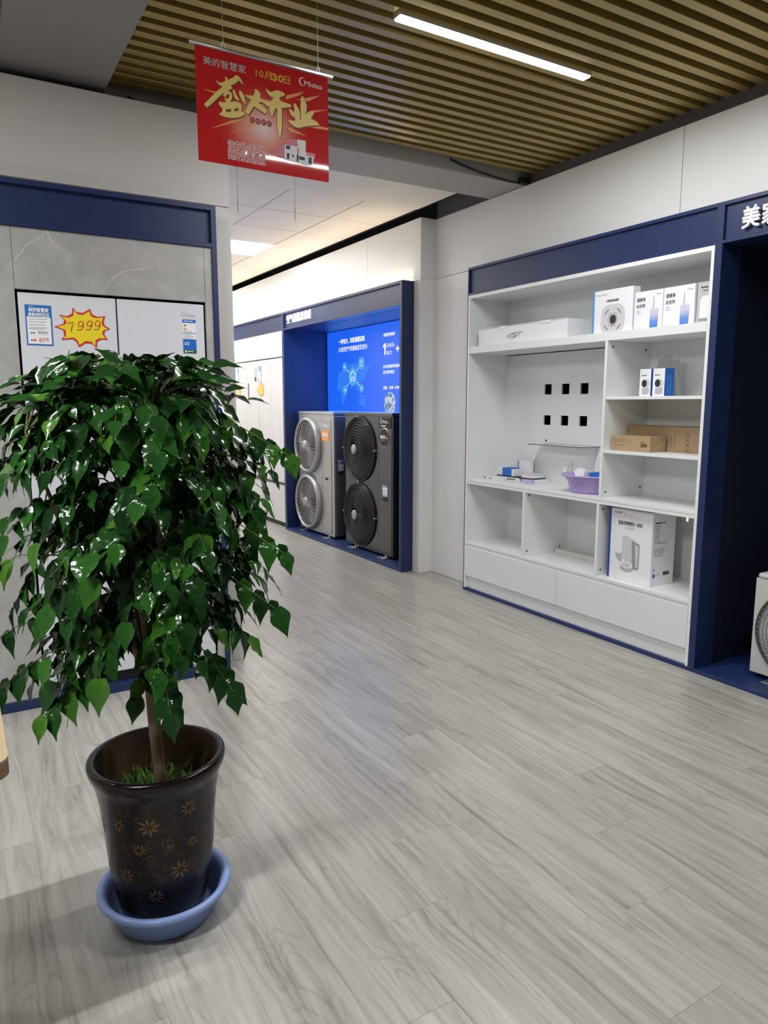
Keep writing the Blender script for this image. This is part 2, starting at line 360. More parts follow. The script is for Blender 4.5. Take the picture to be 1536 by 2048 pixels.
def text(name, s, parent, m, plane, u0, u1, z0, z1, d, bold=0.0, th=0.0006, local=False, align=None):
    """lettering mesh fitted into the rectangle u0..u1 x z0..z1 on the plane at depth d (front face towards the viewer)"""
    c = bpy.data.curves.new('t', 'FONT'); c.body = s; c.resolution_u = 2
    to = bpy.data.objects.new('t', c); COL.objects.link(to)
    me = bpy.data.meshes.new_from_object(to.evaluated_get(bpy.context.evaluated_depsgraph_get()))
    bpy.data.objects.remove(to); bpy.data.curves.remove(c)
    xs = [v.co.x for v in me.vertices]; ys = [v.co.y for v in me.vertices]
    ax, bx, ay, by = min(xs), max(xs), min(ys), max(ys)
    org = Vector((0, 0, 0)) if local else (Vector(parent['_org']) if parent.parent is not None else parent.location)
    b = B(); n = len(me.vertices)
    def P3(v, dd):
        u = u0 + (v.co.x - ax) / (bx - ax) * (u1 - u0); w = z0 + (v.co.y - ay) / (by - ay) * (z1 - z0)
        return (dd, u, w) if plane == 'X' else ((u, dd, w) if plane == 'Y' else (u, w, dd))
    vs = [P3(v, d) for v in me.vertices]; fs = [list(p.vertices) for p in me.polygons]
    flat = [list(f) for f in fs]
    if th > 0.002:   # raised letters: add sides and back
        cnt = {}
        for f in fs:
            for i in range(len(f)):
                e = (f[i], f[(i + 1) % len(f)]); cnt[tuple(sorted(e))] = cnt.get(tuple(sorted(e)), []) + [e]
        vs += [P3(v, d + th) for v in me.vertices]
        for e in [x[0] for x in cnt.values() if len(x) == 1]: fs.append([e[1], e[0], e[0] + n, e[1] + n])
    b.add(vs, fs)
    if bold:      # heavier strokes: slightly shifted layers of the same letters
        k_ = bold * abs(z1 - z0); base = [P3(v, d) for v in me.vertices]
        for i, (a, c_) in enumerate(((1, 0), (-1, 0), (0, 1), (0, -1), (.7, .7), (-.7, .7))):
            dd = (i + 1) * 0.00002
            off = Vector((dd, a * k_, c_ * k_)) if plane == 'X' else Vector((a * k_, dd, c_ * k_))
            b.add([Vector(v) + off for v in base], flat)
    bpy.data.meshes.remove(me)
    if local:
        return obj(name, b, m, parent, local=True)
    return obj(name, b, m, parent)
def lines(b, plane, u0, u1, zs, d, h, seed=1, th=0.0004):
    """small illegible print rendered as broken dashes"""
    q = random.Random(seed); sg = 1 if u1 > u0 else -1
    for z in zs:
        u = u0; end = u0 + (u1 - u0) * q.uniform(.6, 1)
        while (end - u) * sg > h * .6:
            w = h * q.uniform(.8, 2.6); e = u + sg * w
            if (e - end) * sg > 0: e = end
            b.prism([(u, z), (e, z), (e, z + h), (u, z + h)], plane, d, d + th); u = e + sg * h * .45
    return b
def rect(b, plane, u0, u1, z0, z1, d, th=0.0004): return b.prism([(u0, z0), (u1, z0), (u1, z1), (u0, z1)], plane, d, d + th)
def disc(b, plane, u, z, ru, rz, d, th=0.0004, n=28):
    return b.prism([(u + ru * math.cos(2 * math.pi * k / n), z + rz * math.sin(2 * math.pi * k / n)) for k in range(n)], plane, d, d + th)
def logo(parent, m, plane, u0, u1, z0, z1, d, local=False):
    """wordmark: crescent swoosh and letters"""
    b = B(); W_ = u1 - u0; H_ = z1 - z0; r = H_ * .5; cx = u0 + (r if W_ > 0 else -r); cz = z0 + r
    sg = 1 if W_ > 0 else -1; pts = []
    for k in range(15):
        a = R(70) + R(215) * k / 14; w = .16 * H_ * math.sin(math.pi * k / 14) + .02 * H_
        pts.append((cx + sg * math.cos(a) * r * .92, cz + math.sin(a) * r * .92, w))
    b.stroke(pts, plane, d); obj('logo_swoosh', b, m, parent, local=local)
    text('lettering', 'Midea', parent, m, plane, u0 + W_ * .22, u1, z0 + H_ * .12, z0 + H_ * .68, d, bold=.01, local=local)

# ---------------------------------------------------------------- outlines of printed shapes (metres on their planes)
BRUSH = [[(0.8766, 2.5213, 0.003),(0.8907, 2.5129, 0.0095),(0.9163, 2.5214, 0.0183),(0.9423, 2.5367, 0.0183),(0.9536, 2.5473, 0.0145),(0.9734, 2.5301, 0.0023)], [(0.9097, 2.5412, 0.0046),(0.9147, 2.5276, 0.0114),(0.918, 2.5185, 0.0114)], [(0.927, 2.5172, 0.0229),(0.8972, 2.4947, 0.0171),(0.8712, 2.4699, 0.0168),(0.8527, 2.4499, 0.0152),(0.8343, 2.4317, 0.0137)], [(0.902, 2.4761, 0.0095),(0.9115, 2.4894, 0.0107),(0.9243, 2.4904, 0.0099),(0.9257, 2.4775, 0.0107),(0.9161, 2.4641, 0.0107),(0.9054, 2.4702, 0.0076)], [(0.9368, 2.5044, 0.0069),(0.9435, 2.4844, 0.0114),(0.9551, 2.4751, 0.0084)], [(0.9597, 2.5058, 0.0095),(0.9695, 2.4863, 0.016),(0.98, 2.4635, 0.003)], [(0.8832, 2.4527, 0.0095),(0.8992, 2.446, 0.021),(0.9248, 2.451, 0.0229),(0.9508, 2.4577, 0.021),(0.9636, 2.4519, 0.0095)], [(0.8836, 2.4151, 0.0057),(0.9055, 2.4176, 0.0171),(0.9312, 2.4208, 0.0191),(0.9573, 2.4291, 0.0191),(0.9754, 2.4342, 0.0057)], [(0.9045, 2.4438, 0.0133),(0.8963, 2.4159, 0.0114)], [(0.9322, 2.4525, 0.0114),(0.9312, 2.4225, 0.0114)], [(0.9582, 2.4575, 0.0114),(0.9591, 2.4278, 0.0114)], [(0.9791, 2.4948, 0.0023),(1.0041, 2.4916, 0.0152),(1.0267, 2.4877, 0.0152),(1.044, 2.4945, 0.0076)], [(1.0163, 2.5224, 0.0038),(1.0253, 2.5075, 0.0248),(1.0113, 2.4813, 0.0191),(0.9956, 2.4581, 0.0183),(0.9836, 2.4358, 0.0145)], [(1.0148, 2.4719, 0.0152),(1.0337, 2.4672, 0.021),(1.0583, 2.4534, 0.0133)], [(1.0585, 2.5327, 0.0023),(1.0774, 2.518, 0.016),(1.1048, 2.5253, 0.0229),(1.1304, 2.5288, 0.0076)], [(1.0401, 2.4904, 0.0076),(1.0765, 2.484, 0.0229),(1.1118, 2.4909, 0.0236),(1.1555, 2.4943, 0.0076)], [(1.1088, 2.5312, 0.0191),(1.0965, 2.5049, 0.021),(1.0809, 2.4747, 0.0229),(1.0786, 2.4443, 0.0053)], [(1.1063, 2.5069, 0.0152),(1.1093, 2.4665, 0.0183),(1.1081, 2.4183, 0.0191),(1.1083, 2.3753, 0.0046)], [(1.2006, 2.536, 0.0069),(1.2049, 2.5057, 0.0252),(1.2026, 2.4705, 0.0168),(1.2009, 2.4423, 0.013)], [(1.1677, 2.5053, 0.0076),(1.1785, 2.4798, 0.021),(1.1794, 2.4453, 0.0191)], [(1.1472, 2.4824, 0.0038),(1.1629, 2.4682, 0.0183),(1.1831, 2.4668, 0.0114)], [(1.2448, 2.489, 0.0076),(1.226, 2.4749, 0.0229),(1.2154, 2.4519, 0.0175)], [(1.1444, 2.4422, 0.0057),(1.1744, 2.4356, 0.0229),(1.2071, 2.4469, 0.0252),(1.2401, 2.4537, 0.0221),(1.2671, 2.4509, 0.0053)]]
RAYS = [[(0.8458, 2.3606),(0.9269, 2.4018),(0.9871, 2.4264),(0.9641, 2.4087)], [(0.9144, 2.3563),(0.9862, 2.396),(1.0172, 2.422),(0.9975, 2.3947)], [(0.8223, 2.4858),(0.8716, 2.4797),(0.9149, 2.4819),(0.8718, 2.4862)], [(1.1363, 2.5265),(1.2091, 2.555),(1.1885, 2.537),(1.136, 2.5128)], [(1.1761, 2.5208),(1.2749, 2.5545),(1.2248, 2.5235)], [(1.2325, 2.4936),(1.307, 2.5108),(1.2365, 2.4857)], [(1.2071, 2.4469),(1.3071, 2.4458),(1.307, 2.4386),(1.2151, 2.4344)], [(1.134, 2.423),(1.2145, 2.4026),(1.1536, 2.4058)]]
GIFT_WHITE = [(1.1266, 2.3576),(1.1769, 2.3592),(1.1782, 2.384),(1.2121, 2.3846),(1.2114, 2.3439),(1.2487, 2.3412),(1.2385, 2.3031),(1.2168, 2.2982),(1.1254, 2.3052)]
GIFT_PINK = [[(1.119, 2.3754),(1.1733, 2.3831),(1.183, 2.3603),(1.1266, 2.3576)], [(1.185, 2.3553),(1.1824, 2.3303),(1.1763, 2.3293),(1.1776, 2.3541)], [(1.0647, 2.3247),(1.1245, 2.3556),(1.1255, 2.3087),(1.0918, 2.3119)], [(1.2156, 2.3463),(1.2508, 2.3451),(1.2507, 2.3343),(1.2133, 2.3336)]]
GIFT_DARK = [[(1.1325, 2.3552),(1.1486, 2.3562),(1.1483, 2.3439),(1.1322, 2.3436)], [(1.1351, 2.3288),(1.1456, 2.3291),(1.1435, 2.3092),(1.1347, 2.3091)], [(1.1568, 2.3275),(1.1625, 2.327),(1.1615, 2.3177),(1.1566, 2.3183)], [(1.1747, 2.3297),(1.182, 2.3302),(1.1816, 2.3072),(1.1734, 2.3076)], [(1.2235, 2.3292),(1.2356, 2.329),(1.2344, 2.3067),(1.2219, 2.3076)], [(1.1844, 2.3271),(1.2069, 2.3254),(1.2067, 2.3148),(1.1842, 2.3147)]]
DOTS = [(1.0038, 2.4178),(1.0255, 2.4178),(1.047, 2.418),(1.0686, 2.4179)]
STREAK = [(0.9945, 2.4211),(1.0246, 2.4132),(1.0744, 2.4019),(1.1134, 2.39),(1.1573, 2.3873),(1.2103, 2.3966),(1.2516, 2.3932),(1.3061, 2.3722)]
T_SMART = [(0.8336, 2.6),(0.9841, 2.5752)]
T_DATE = [(1.024, 2.5954),(1.1551, 2.5731)]
T_LOGO = [(1.2098, 2.5931),(1.2815, 2.575)]
T_L1 = [(0.912, 2.3393),(1.0511, 2.3259)]
T_L2 = [(0.9109, 2.3091),(1.0503, 2.2948)]
LAND = [[(7.1827, 1.7376),(7.0982, 1.7725),(6.9619, 1.7735),(6.9223, 1.7411),(6.9633, 1.6867),(6.9777, 1.6311),(6.9516, 1.5807),(6.9796, 1.5186),(7.0351, 1.4561),(7.0568, 1.3992),(7.098, 1.4182),(7.1106, 1.4883),(7.1164, 1.5455),(7.1865, 1.5529),(7.2139, 1.5981),(7.1982, 1.6681)], [(6.961, 1.8291),(6.8288, 1.8354),(6.726, 1.8246),(6.576, 1.806),(6.4668, 1.7895),(6.5031, 1.7617),(6.552, 1.734),(6.577, 1.6755),(6.6269, 1.647),(6.6773, 1.6363),(6.703, 1.5945),(6.653, 1.5393),(6.7038, 1.5278),(6.7674, 1.5653),(6.7928, 1.6085),(6.8579, 1.6222),(6.872, 1.5546),(6.898, 1.5922),(6.9237, 1.6546),(6.963, 1.7054),(6.9486, 1.7668)], [(6.7174, 1.4427),(6.6536, 1.4789),(6.5911, 1.4664),(6.5728, 1.4303),(6.5917, 1.3942),(6.6045, 1.364),(6.6292, 1.3941),(6.7051, 1.4)], [(6.7679, 1.5225),(6.6533, 1.5091),(6.5785, 1.4904),(6.5295, 1.4542),(6.5787, 1.4724),(6.6787, 1.4912)]]
STAR = [(0.5098, 1.8469),(0.5251, 1.8286),(0.5514, 1.8254),(0.5827, 1.8461),(0.5913, 1.8209),(0.6144, 1.8119),(0.6481, 1.8174),(0.6392, 1.7923),(0.643, 1.7749),(0.667, 1.7599),(0.643, 1.7502),(0.6393, 1.7324),(0.6546, 1.7097),(0.6258, 1.7106),(0.606, 1.6992),(0.6031, 1.6708),(0.5838, 1.6898),(0.557, 1.6915),(0.5277, 1.6715),(0.5172, 1.6954),(0.5014, 1.7073),(0.4533, 1.701),(0.4674, 1.7195),(0.4644, 1.7448),(0.4279, 1.7587),(0.4661, 1.7723),(0.4718, 1.7898),(0.4512, 1.8125),(0.4846, 1.8076),(0.5049, 1.8191)]
NUMS = [[(0.489, 1.7736),(0.5092, 1.7816),(0.5028, 1.764),(0.4968, 1.7395)], [(0.5503, 1.7838),(0.5393, 1.7881),(0.5286, 1.7757),(0.5312, 1.7641),(0.5446, 1.7662),(0.5523, 1.784),(0.5491, 1.763),(0.5389, 1.7486),(0.5218, 1.7498)], [(0.5881, 1.788),(0.5775, 1.7923),(0.5661, 1.7799),(0.5681, 1.7674),(0.5816, 1.7695),(0.5894, 1.7881),(0.5854, 1.7649),(0.5752, 1.7511),(0.5591, 1.7517)], [(0.6234, 1.79),(0.6135, 1.7957),(0.6013, 1.7832),(0.6032, 1.7693),(0.617, 1.7728),(0.6248, 1.7915),(0.6223, 1.7703),(0.6111, 1.7529),(0.5943, 1.7548)]]
# ================================================================ STRUCTURE
# floor: sub-floor plus single planks (0.2 x 1.22 m) running along the right wall
fl = struct('floor', B().box(-4.2, 4.4, -3.2, 10.6, -0.06, -0.0012), wood)
pw, pl = 0.2003, 1.22
plank_me = None
for i in range(-10, 13):
    x0 = 1.1300 + (i - 2) * pw
    if x0 > 3.5 or x0 < -1.5: continue
    ys = 1.845 + 0.3035 * ((i - 2) % 4) - 3 * pl
    far = 9.9 if x0 > 0.9 else (5.0 if x0 > -.3 else 3.8)
    k = 0
    while ys + k * pl < far:
        y = ys + k * pl; k += 1
        if y < -0.9: continue
        if plank_me is None:
            o = obj('plank', B().box(0.00035, pw - 0.00035, 0.0004, pl - 0.0004, -0.006, 0), wood, fl, bevel=0, local=True); plank_me = o
            o['_org'] = [0, 0, 0]
        else: o = plank_me.copy(); COL.objects.link(o)
        o.parent = fl; o.location = (x0, y, 0)

# slatted ceiling with dark void above
ce = struct('ceiling', B().box(-4.2, 3.6, -3.2, 4.3, 3.25, 3.35), voidmat)
slat0 = None; pitch = 0.0872
k = -60
while 2.6 + 0.0 + k * pitch < 3.87:
    y = 2.648 + k * pitch; k += 1
    if y > 3.86: break
    if slat0 is None:
        slat0 = obj('slat', B().box(-3.9, 3.44, 0, 0.043, 2.92, 2.995), slatm, ce, local=True, bevel=0.0015)
    else:
        o = slat0.copy(); COL.objects.link(o); o.parent = ce; o.location = (0, y, 0)
slat0.location = (0, 2.648 - 60 * pitch, 0)

# beam / bulkhead between the two ceilings
struct('trim_1', B().box(-3.9, 4.2, 3.895, 4.27, 2.862, 3.35), beampaint, bevel=0.003)
# duct casing along the room, upper left
struct('trim_2', B().box(0.275, 0.733, -3.0, 3.894, 2.858, 3.05), ductmat, bevel=0.004)
# rear ceiling: plaster border and tiles in a thin recessed grid
ct = struct('ceiling.001', B().box(-1.2, 3.262, 4.27, 10.6, 2.945, 3.05), greywall)
obj('border_board', B().box(-1.2, 3.262, 4.27, 4.955, 2.918, 2.95), plaster, ct, bevel=0.002)
tile0 = None; tp = 0.588
for ix in range(-6, 2):
    for iy in range(0, 10):
        x0 = 2.197 + (ix) * 0.6 - 0.001; x1 = min(x0 + 0.597, 3.258)
        y0 = 4.958 + iy * tp
        if x0 < -1.0 or y0 + tp > 10.6: continue
        if (ix in (-1, 0) and iy in (3, 7)) or (ix in (-4, -5) and iy in (3, 7)): continue
        if x1 - x0 < 0.59:
            obj('tile', B().box(x0, x1, y0, y0 + tp - 0.006, 2.92, 2.935), plaster, ct, bevel=0.002)
        elif tile0 is None:
            tile0 = obj('tile', B().box(0, 0.589, 0, tp - 0.010, 2.92, 2.935), plaster, ct, local=True, bevel=0.002); tile0.location = (x0, y0, 0)
        else:
            o = tile0.copy(); COL.objects.link(o); o.parent = ct; o.location = (x0, y0, 0)
struct('trim_3', B().box(3.262, 3.272, 4.27, 10.6, 2.915, 3.05), voidmat)  # ceiling edge painted near black, part of the unlit gap above the wall

# right wall, near part: backing, header and panels
wr = struct('wall_right', B().box(4.14, 4.2, -3.2, 10.6, 0, 3.35).box(3.43, 4.14, 10.4, 10.59, 1.9, 3.35), voidmat)  # near-black colour and end box stand in for darkness in the gap
obj('header', B().box(3.444, 3.60, -3.2, 4.94, 2.385, 3.25).box(3.444, 3.60, 4.325, 4.94, 0, 2.385).box(3.60, 4.14, 4.325, 4.94, 0, 2.35), greywall, wr)
for y0, y1, z0, z1 in ((4.3245, 4.938, 0.001, 2.401), (2.654, 4.938, 2.404, 2.858), (0.212, 2.651, 2.404, 2.858), (-2.23, 0.209, 2.404, 2.858), (-2.23, 4.32, 2.384, 2.401)):
    obj('panel', B().box(3.42, 3.444, y0, y1, z0, z1), wallwhite, wr, bevel=0.0012)
# far part, standing 13 cm proud, with its return face
wf = struct('wall_right.001', B().box(3.31, 3.42, 5.0, 10.6, 2.385, 2.862).box(3.31, 4.1, 4.944, 5.03, 0, 2.862), wallwhite)
for y0, y1, z0, z1 in ((4.944, 5.789, 2.388, 2.863), (5.792, 8.23, 2.388, 2.863), (8.233, 10.6, 2.388, 2.863), (4.944, 5.033, 0.001, 2.385)):
    obj('panel', B().box(3.286, 3.31, y0, y1, z0, z1), wallwhite, wf, bevel=0.0012)
obj('panel', B().box(3.2865, 3.42, 4.938, 4.944, 0.001, 2.402), wallwhite, wf)
obj('panel', B().box(3.2865, 3.42, 4.938, 4.944, 2.404, 2.862), wallwhite, wf)
# wall at the left that faces us, with a fridge niche
wl = struct('wall_left', B().box(-4.1, 1.298, 3.735, 4.45, 2.385, 2.829).box(1.20, 1.298, 3.735, 4.45, 0, 2.385).box(-4.1, -0.78, 3.735, 4.45, 0, 2.385).box(-0.78, 1.20, 4.40, 4.45, 0, 2.385), greywall)
for x0, x1, z0, z1 in ((-4.1, -1.15, 2.407, 2.829), (-1.147, 1.300, 2.407, 2.829), (-4.1, -0.785, 0.001, 2.404), (1.189, 1.300, 0.001, 2.404), (-0.782, 1.186, 2.372, 2.404)):
    obj('panel', B().box(x0, x1, 3.72, 3.735, z0, z1), wallwarm, wl, bevel=0.0012)
obj('panel', B().box(1.298, 1.306, 3.724, 4.45, 0.001, 2.829), wallwarm, wl)
pt = struct('wall_added', B().box(.60, .90, 5.2, 10.6, 0, 2.40), wallwhite, bevel=.003)  # partition added out of view, only to carry the extra light strip
struct('wall_far', B().box(-4.2, 4.2, 10.6, 10.7, 0, 3.35), wallwhite)
struct('wall_left.001', B().box(-4.2, -4.1, -3.2, 10.6, 0, 3.35), wallwarm)
struct('wall_back', B().box(-4.2, -3.2, -3.3, -3.2, 0, 3.35).box(3.3, 4.2, -3.3, -3.2, 0, 3.35).box(-3.2, 3.3, -3.3, -3.2, 2.6, 3.35), wallwarm)

# ================================================================ LAMPS
def line_lamp(x0, y0, label, first=None):
    if first is None:
        t = thing('linear_lamp', label, 'lamp', (x0, y0, 2.905), group='linear ceiling lamps')
        obj('housing', B().box(x0 - .003, x0 + 1.033, y0 - .003, y0 + .048, 2.906, 2.985), lampbody, t)
        obj('diffuser', B().box(x0, x0 + 1.03, y0, y0 + .045, 2.899, 2.906), lampdiff, t, bevel=0.002)
    else: t = dup(first, (x0, y0, 2.905), label)
    area('lamp_light', (x0 + .515, y0 + .022, 2.896), (0, 0, 0), 1.02, 0.04, K_LINE * (2.4 if (x0 < 0 and y0 < 1) else .8 if y0 < 1 else 1), (0.985, 0.99, 0.99))
    return t
lamp0 = line_lamp(1.612, 2.575, 'bright white linear lamp set between the ceiling slats')
for x, y, s_ in ((-1.6, 2.575, 'behind the duct, level with the visible one'), (-1.6, 0.83, 'above the pale table, outside the picture'), (1.612, 0.83, 'overhead in front of the shelf cabinet, outside the picture')):
    line_lamp(x, y, 'white linear lamp ' + s_, lamp0)
def panel_lamp(x, y, label, first=None):
    if first is None:
        t = thing('panel_lamp', label, 'lamp', (x, y, 2.92), group='square panel lamps of the rear ceiling')
        obj('frame', B().box(x, x + 1.19, y, y + .582, 2.921, 2.94), lampbody, t)
        obj('diffuser', B().box(x + .008, x + 1.182, y + .008, y + .574, 2.916, 2.921), lampdiff, t)
    else: t = dup(first, (x, y, 2.92), label)
    area('panel_light', (x + .595, y + .29, 2.912), (0, 0, 0), 1.15, 0.55, K_PANEL, (.985, .99, 1))
    return t
p0 = panel_lamp(1.6, 6.725, 'large flat white lamp panel in the rear tiled ceiling')
for x, y, s_ in ((1.6, 9.077, 'before the far wall'), (-.8, 6.725, 'behind the stone niche wall'), (-.8, 9.077, 'in the far left corner')): panel_lamp(x, y, 'flat white lamp panel ' + s_ + ', hidden in the picture', p0)

# ================================================================ LEFT FRIDGE NICHE
t = thing('display_niche_frame', 'dark navy fascia band and frame around the grey stone fridge niche', 'frame', (0.2, 3.59, 0))
obj('post', B().box(1.161, 1.186, 3.59, 4.40, 0, 2.369), navy, t, bevel=0.001)
obj('post', B().box(-.78, -.755, 3.59, 4.40, 0, 2.369), navy, t, bevel=0.001)
obj('top_rail', B().box(-.755, 1.161, 3.59, 4.40, 2.346, 2.369), navy, t, bevel=0.001)
obj('lower_rail', B().box(-.755, 1.161, 3.59, 3.72, 2.173, 2.193), navy, t, bevel=0.001)
obj('fascia_panel', B().box(-.755, 1.161, 3.612, 3.63, 2.193, 2.346), navy, t)
obj('base_board', B().box(-.755, 1.161, 3.59, 4.40, 0, 0.046), navy, t, bevel=0.001)
st = thing('stone_surround', 'grey veined stone panels around the white fridge', 'cladding', (0.2, 3.6, 0.046))
for x0, x1, z0, z1 in ((-.754, .2785, .0465, 2.1725), (.2800, 1.121, 1.912, 2.1725), (1.1225, 1.1605, .0465, 2.1725)):
    obj('panel', B().box(x0, x1, 3.600, 3.618, z0, z1), stone, st, bevel=0.0008)
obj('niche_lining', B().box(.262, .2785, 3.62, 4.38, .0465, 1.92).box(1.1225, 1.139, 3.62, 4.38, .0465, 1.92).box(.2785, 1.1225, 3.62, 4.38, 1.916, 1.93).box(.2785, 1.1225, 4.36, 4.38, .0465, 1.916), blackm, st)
fr = thing('refrigerator', 'white glass four-door refrigerator built into the grey stone niche', 'refrigerator', (0.7, 3.6, 0.046))
obj('body', B().box(.288, 1.112, 3.640, 4.30, .0465, 1.902), fridgebody, fr)
for x0, x1 in ((.289, .6965), (.7035, 1.112)):
    obj('door', B().box(x0, x1, 3.602, 3.640, .835, 1.899), glasswhite, fr, bevel=0.003, seg=2)
    obj('door', B().box(x0, x1, 3.602, 3.640, .105, .800), glasswhite, fr, bevel=0.003, seg=2)
obj('badge', B().box(.761, .803, 3.6005, 3.602, 1.607, 1.649), lightgrey, fr)
logo(fr, midgrey, 'Y', 1.003, 1.070, 1.834, 1.860, 3.6012)
# energy label
t = thing('energy_label', 'narrow blue and white energy label on right fridge door', 'label', (1.035, 3.602, 1.66))
obj('paper', B().box(1.004, 1.069, 3.6010, 3.6018, 1.662, 1.824), white, t)
b = rect(B(), 'Y', 1.004, 1.069, 1.808, 1.824, 3.6004); rect(b, 'Y', 1.004, 1.069, 1.757, 1.760, 3.6004); rect(b, 'Y', 1.004, 1.069, 1.722, 1.730, 3.6004)
rect(b, 'Y', 1.004, 1.069, 1.680, 1.722, 3.6004); obj('print', b, blue, t)
b = rect(B(), 'Y', 1.004, 1.069, 1.662, 1.680, 3.6003); obj('print', b, mat('print_green', srgb(40, 90, 80)), t)
b = rect(B(), 'Y', 1.012, 1.020, 1.790, 1.800, 3.6003); obj('print', b, mat('print_leafgreen', srgb(60, 150, 70)), t)
b = rect(B(), 'Y', 1.012, 1.022, 1.772, 1.782, 3.6003); obj('print', b, orange, t)
b = lines(B(), 'Y', 1.010, 1.062, (1.748, 1.741, 1.734, 1.765), 3.6003, .002, 3); obj('print_lines', b, greyprint, t)
b = lines(B(), 'Y', 1.010, 1.040, (1.710, 1.702), 3.6002, .004, 5); lines(b, 'Y', 1.012, 1.060, (1.814,), 3.6002, .004, 6); rect(b, 'Y', 1.012, 1.020, 1.666, 1.676, 3.6002); lines(b, 'Y', 1.026, 1.062, (1.670,), 3.6002, .004, 8); obj('print_lines', b, white, t)
# price card
t = thing('price_card', 'blue and white price card with 9999 and 8379 on left fridge door', 'price card', (.367, 3.602, 1.673))
obj('card', B().box(.3135, .4205, 3.6005, 3.6018, 1.6735, 1.8485), mat('card_blue', srgb(30, 112, 190)), t)
obj('sheet', B().box(.319, .4145, 3.6000, 3.6005, 1.680, 1.797), white, t)
text('lettering', '美的智慧家', t, white, 'Y', .328, .4085, 1.818, 1.836, 3.5999, bold=.03)
text('lettering', '焕新你的生活', t, white, 'Y', .326, .4095, 1.799, 1.815, 3.5999, bold=.03)
text('lettering', 'Midea', t, white, 'Y', .330, .350, 1.840, 1.845, 3.5999)
obj('print_lines', lines(B(), 'Y', .326, .405, (1.786, 1.774, 1.761, 1.749, 1.743), 3.5996, .0028, 2), greyprint, t)
text('lettering', '9999', t, inkblue, 'Y', .360, .398, 1.721, 1.736, 3.5996)
text('lettering', '8379', t, inkred, 'Y', .363, .401, 1.688, 1.707, 3.5996)
obj('print_lines', lines(B(), 'Y', .330, .357, (1.724,), 3.5996, .006, 4), inkblue, t)
obj('print_lines', lines(B(), 'Y', .330, .360, (1.692,), 3.5996, .007, 4), inkred, t)
# star price tag
t = thing('price_star', 'large yellow starburst with red edge reading 7999 on white fridge', 'price tag', (.547, 3.602, 1.67))
obj('edge', B().prism(STAR, 'Y', 3.6000, 3.6016), red, t)
cx, cz = .547, 1.757
b = B().prism([(cx + (x - cx) * (.90 if math.hypot(x - cx, z - cz) > .085 else .885), cz + (z - cz) * (.88 if math.hypot(x - cx, z - cz) > .085 else .86)) for x, z in STAR], 'Y', 3.5994, 3.6000)
obj('face', b, yellow, t)
b = B()
NUMS[0][0] = (.483, 1.775)
for s_ in NUMS: b.stroke([(x, z, .0042) for x, z in s_], 'Y', 3.5988)
obj('handwriting', b, inkred, t)

# ================================================================ PALE TABLE (lower left, mostly outside the picture)
t = thing('wooden_table', 'pale wooden table with rounded corner at the left edge of the picture', 'table', (-.35, 1.66, 0))
def rr_poly(x0, x1, y0, y1, r, n=8):
    p = []
    for cx_, cy_, a0 in ((x1 - r, y0 + r, -90), (x1 - r, y1 - r, 0), (x0 + r, y1 - r, 90), (x0 + r, y0 + r, 180)):
        for k in range(n + 1):
            a = R(a0 + 90 * k / n); p.append((cx_ + r * math.cos(a), cy_ + r * math.sin(a)))
    return p
obj('tabletop', B().prism(rr_poly(-.75, .044, 1.455, 1.845, .035), 'Z', .745, .75), oak, t)
obj('table_edge', B().prism(rr_poly(-.75, .044, 1.455, 1.845, .035), 'Z', .715, .745), oakedge, t)
for x in (-.70, -.12):
    for y in (1.49, 1.81): obj('leg', B().lathe([(.014, 0), (.022, .715)], (x, y, 0), 12), oakedge, t, smooth=True)

# ================================================================ FAR RIGHT BAYS
fx = 3.172
t = thing('far_display_frame', 'navy frame of the rear bays with white sign lettering above the heat pump units', 'frame', (3.3, 6.2, 0))
obj('post', B().box(fx, 3.285, 5.034, 5.068, 0, 2.392), navy, t, bevel=0.001)
obj('post', B().box(fx, 3.285, 7.448, 7.498, 0, 2.392), navy, t, bevel=0.001)
obj('top_rail', B().box(fx, 3.285, 5.068, 7.448, 2.370, 2.392).box(fx, 3.285, 7.498, 9.9, 2.370, 2.392), navy, t, bevel=0.001)
obj('lower_rail', B().box(fx, 3.285, 5.068, 7.448, 2.200, 2.217).box(fx, 3.2, 7.498, 9.9, 2.203, 2.217), navy, t, bevel=0.001)
obj('fascia_panel', B().box(fx + .018, fx + .034, 5.068, 7.448, 2.217, 2.370).box(fx + .018, fx + .034, 7.498, 9.9, 2.217, 2.370), navy, t)
obj('base_board', B().box(fx, 3.76, 5.068, 7.448, 0, 0.024), navyin, t, bevel=0.001)
obj('lining', B().box(3.285, 3.76, 5.040, 5.066, .0, 2.20).box(3.285, 3.76, 7.450, 7.496, .0, 2.20).box(3.285, 3.76, 5.066, 7.45, 2.198, 2.213).box(3.735, 3.76, 5.066, 7.45, .024, 2.198), navyin, t)
text('lettering', '空气源热泵采暖', t, signlit, 'X', 7.372, 6.765, 2.262, 2.352, fx + .006, th=.010)
led = thing('warm_led_strip', 'warm white light strip lying on top of the rear navy frame', 'light strip', (3.26, 7, 2.393))
obj('strip', B().box(3.262, 3.278, 5.05, 9.9, 2.3925, 2.398), stripm, led)
area('strip_light', (3.262, 7.45, 2.402), (0, R(180 - 30), 0), .014, 4.8, K_STRIP * 4.8, (1, .80, .56), 150)
led = thing('warm_led_strip', 'unseen warm light strip added on the partition behind the stone niche wall', 'light strip', (.88, 7.9, 2.401))  # added strip, hidden from the camera, to brighten the rear ceiling
obj('strip', B().box(.876, .890, 5.25, 10.4, 2.4005, 2.406), stripm, led)
area('strip_light', (.883, 7.8, 2.410), (0, R(180 + 20), 0), .014, 5.0, K_STRIP * 5.0, (1, .86, .68), 150)
led = thing('warm_led_strip', 'warm light strip under the rear fascia above the far fridges', 'light strip', (3.20, 8.7, 2.19))
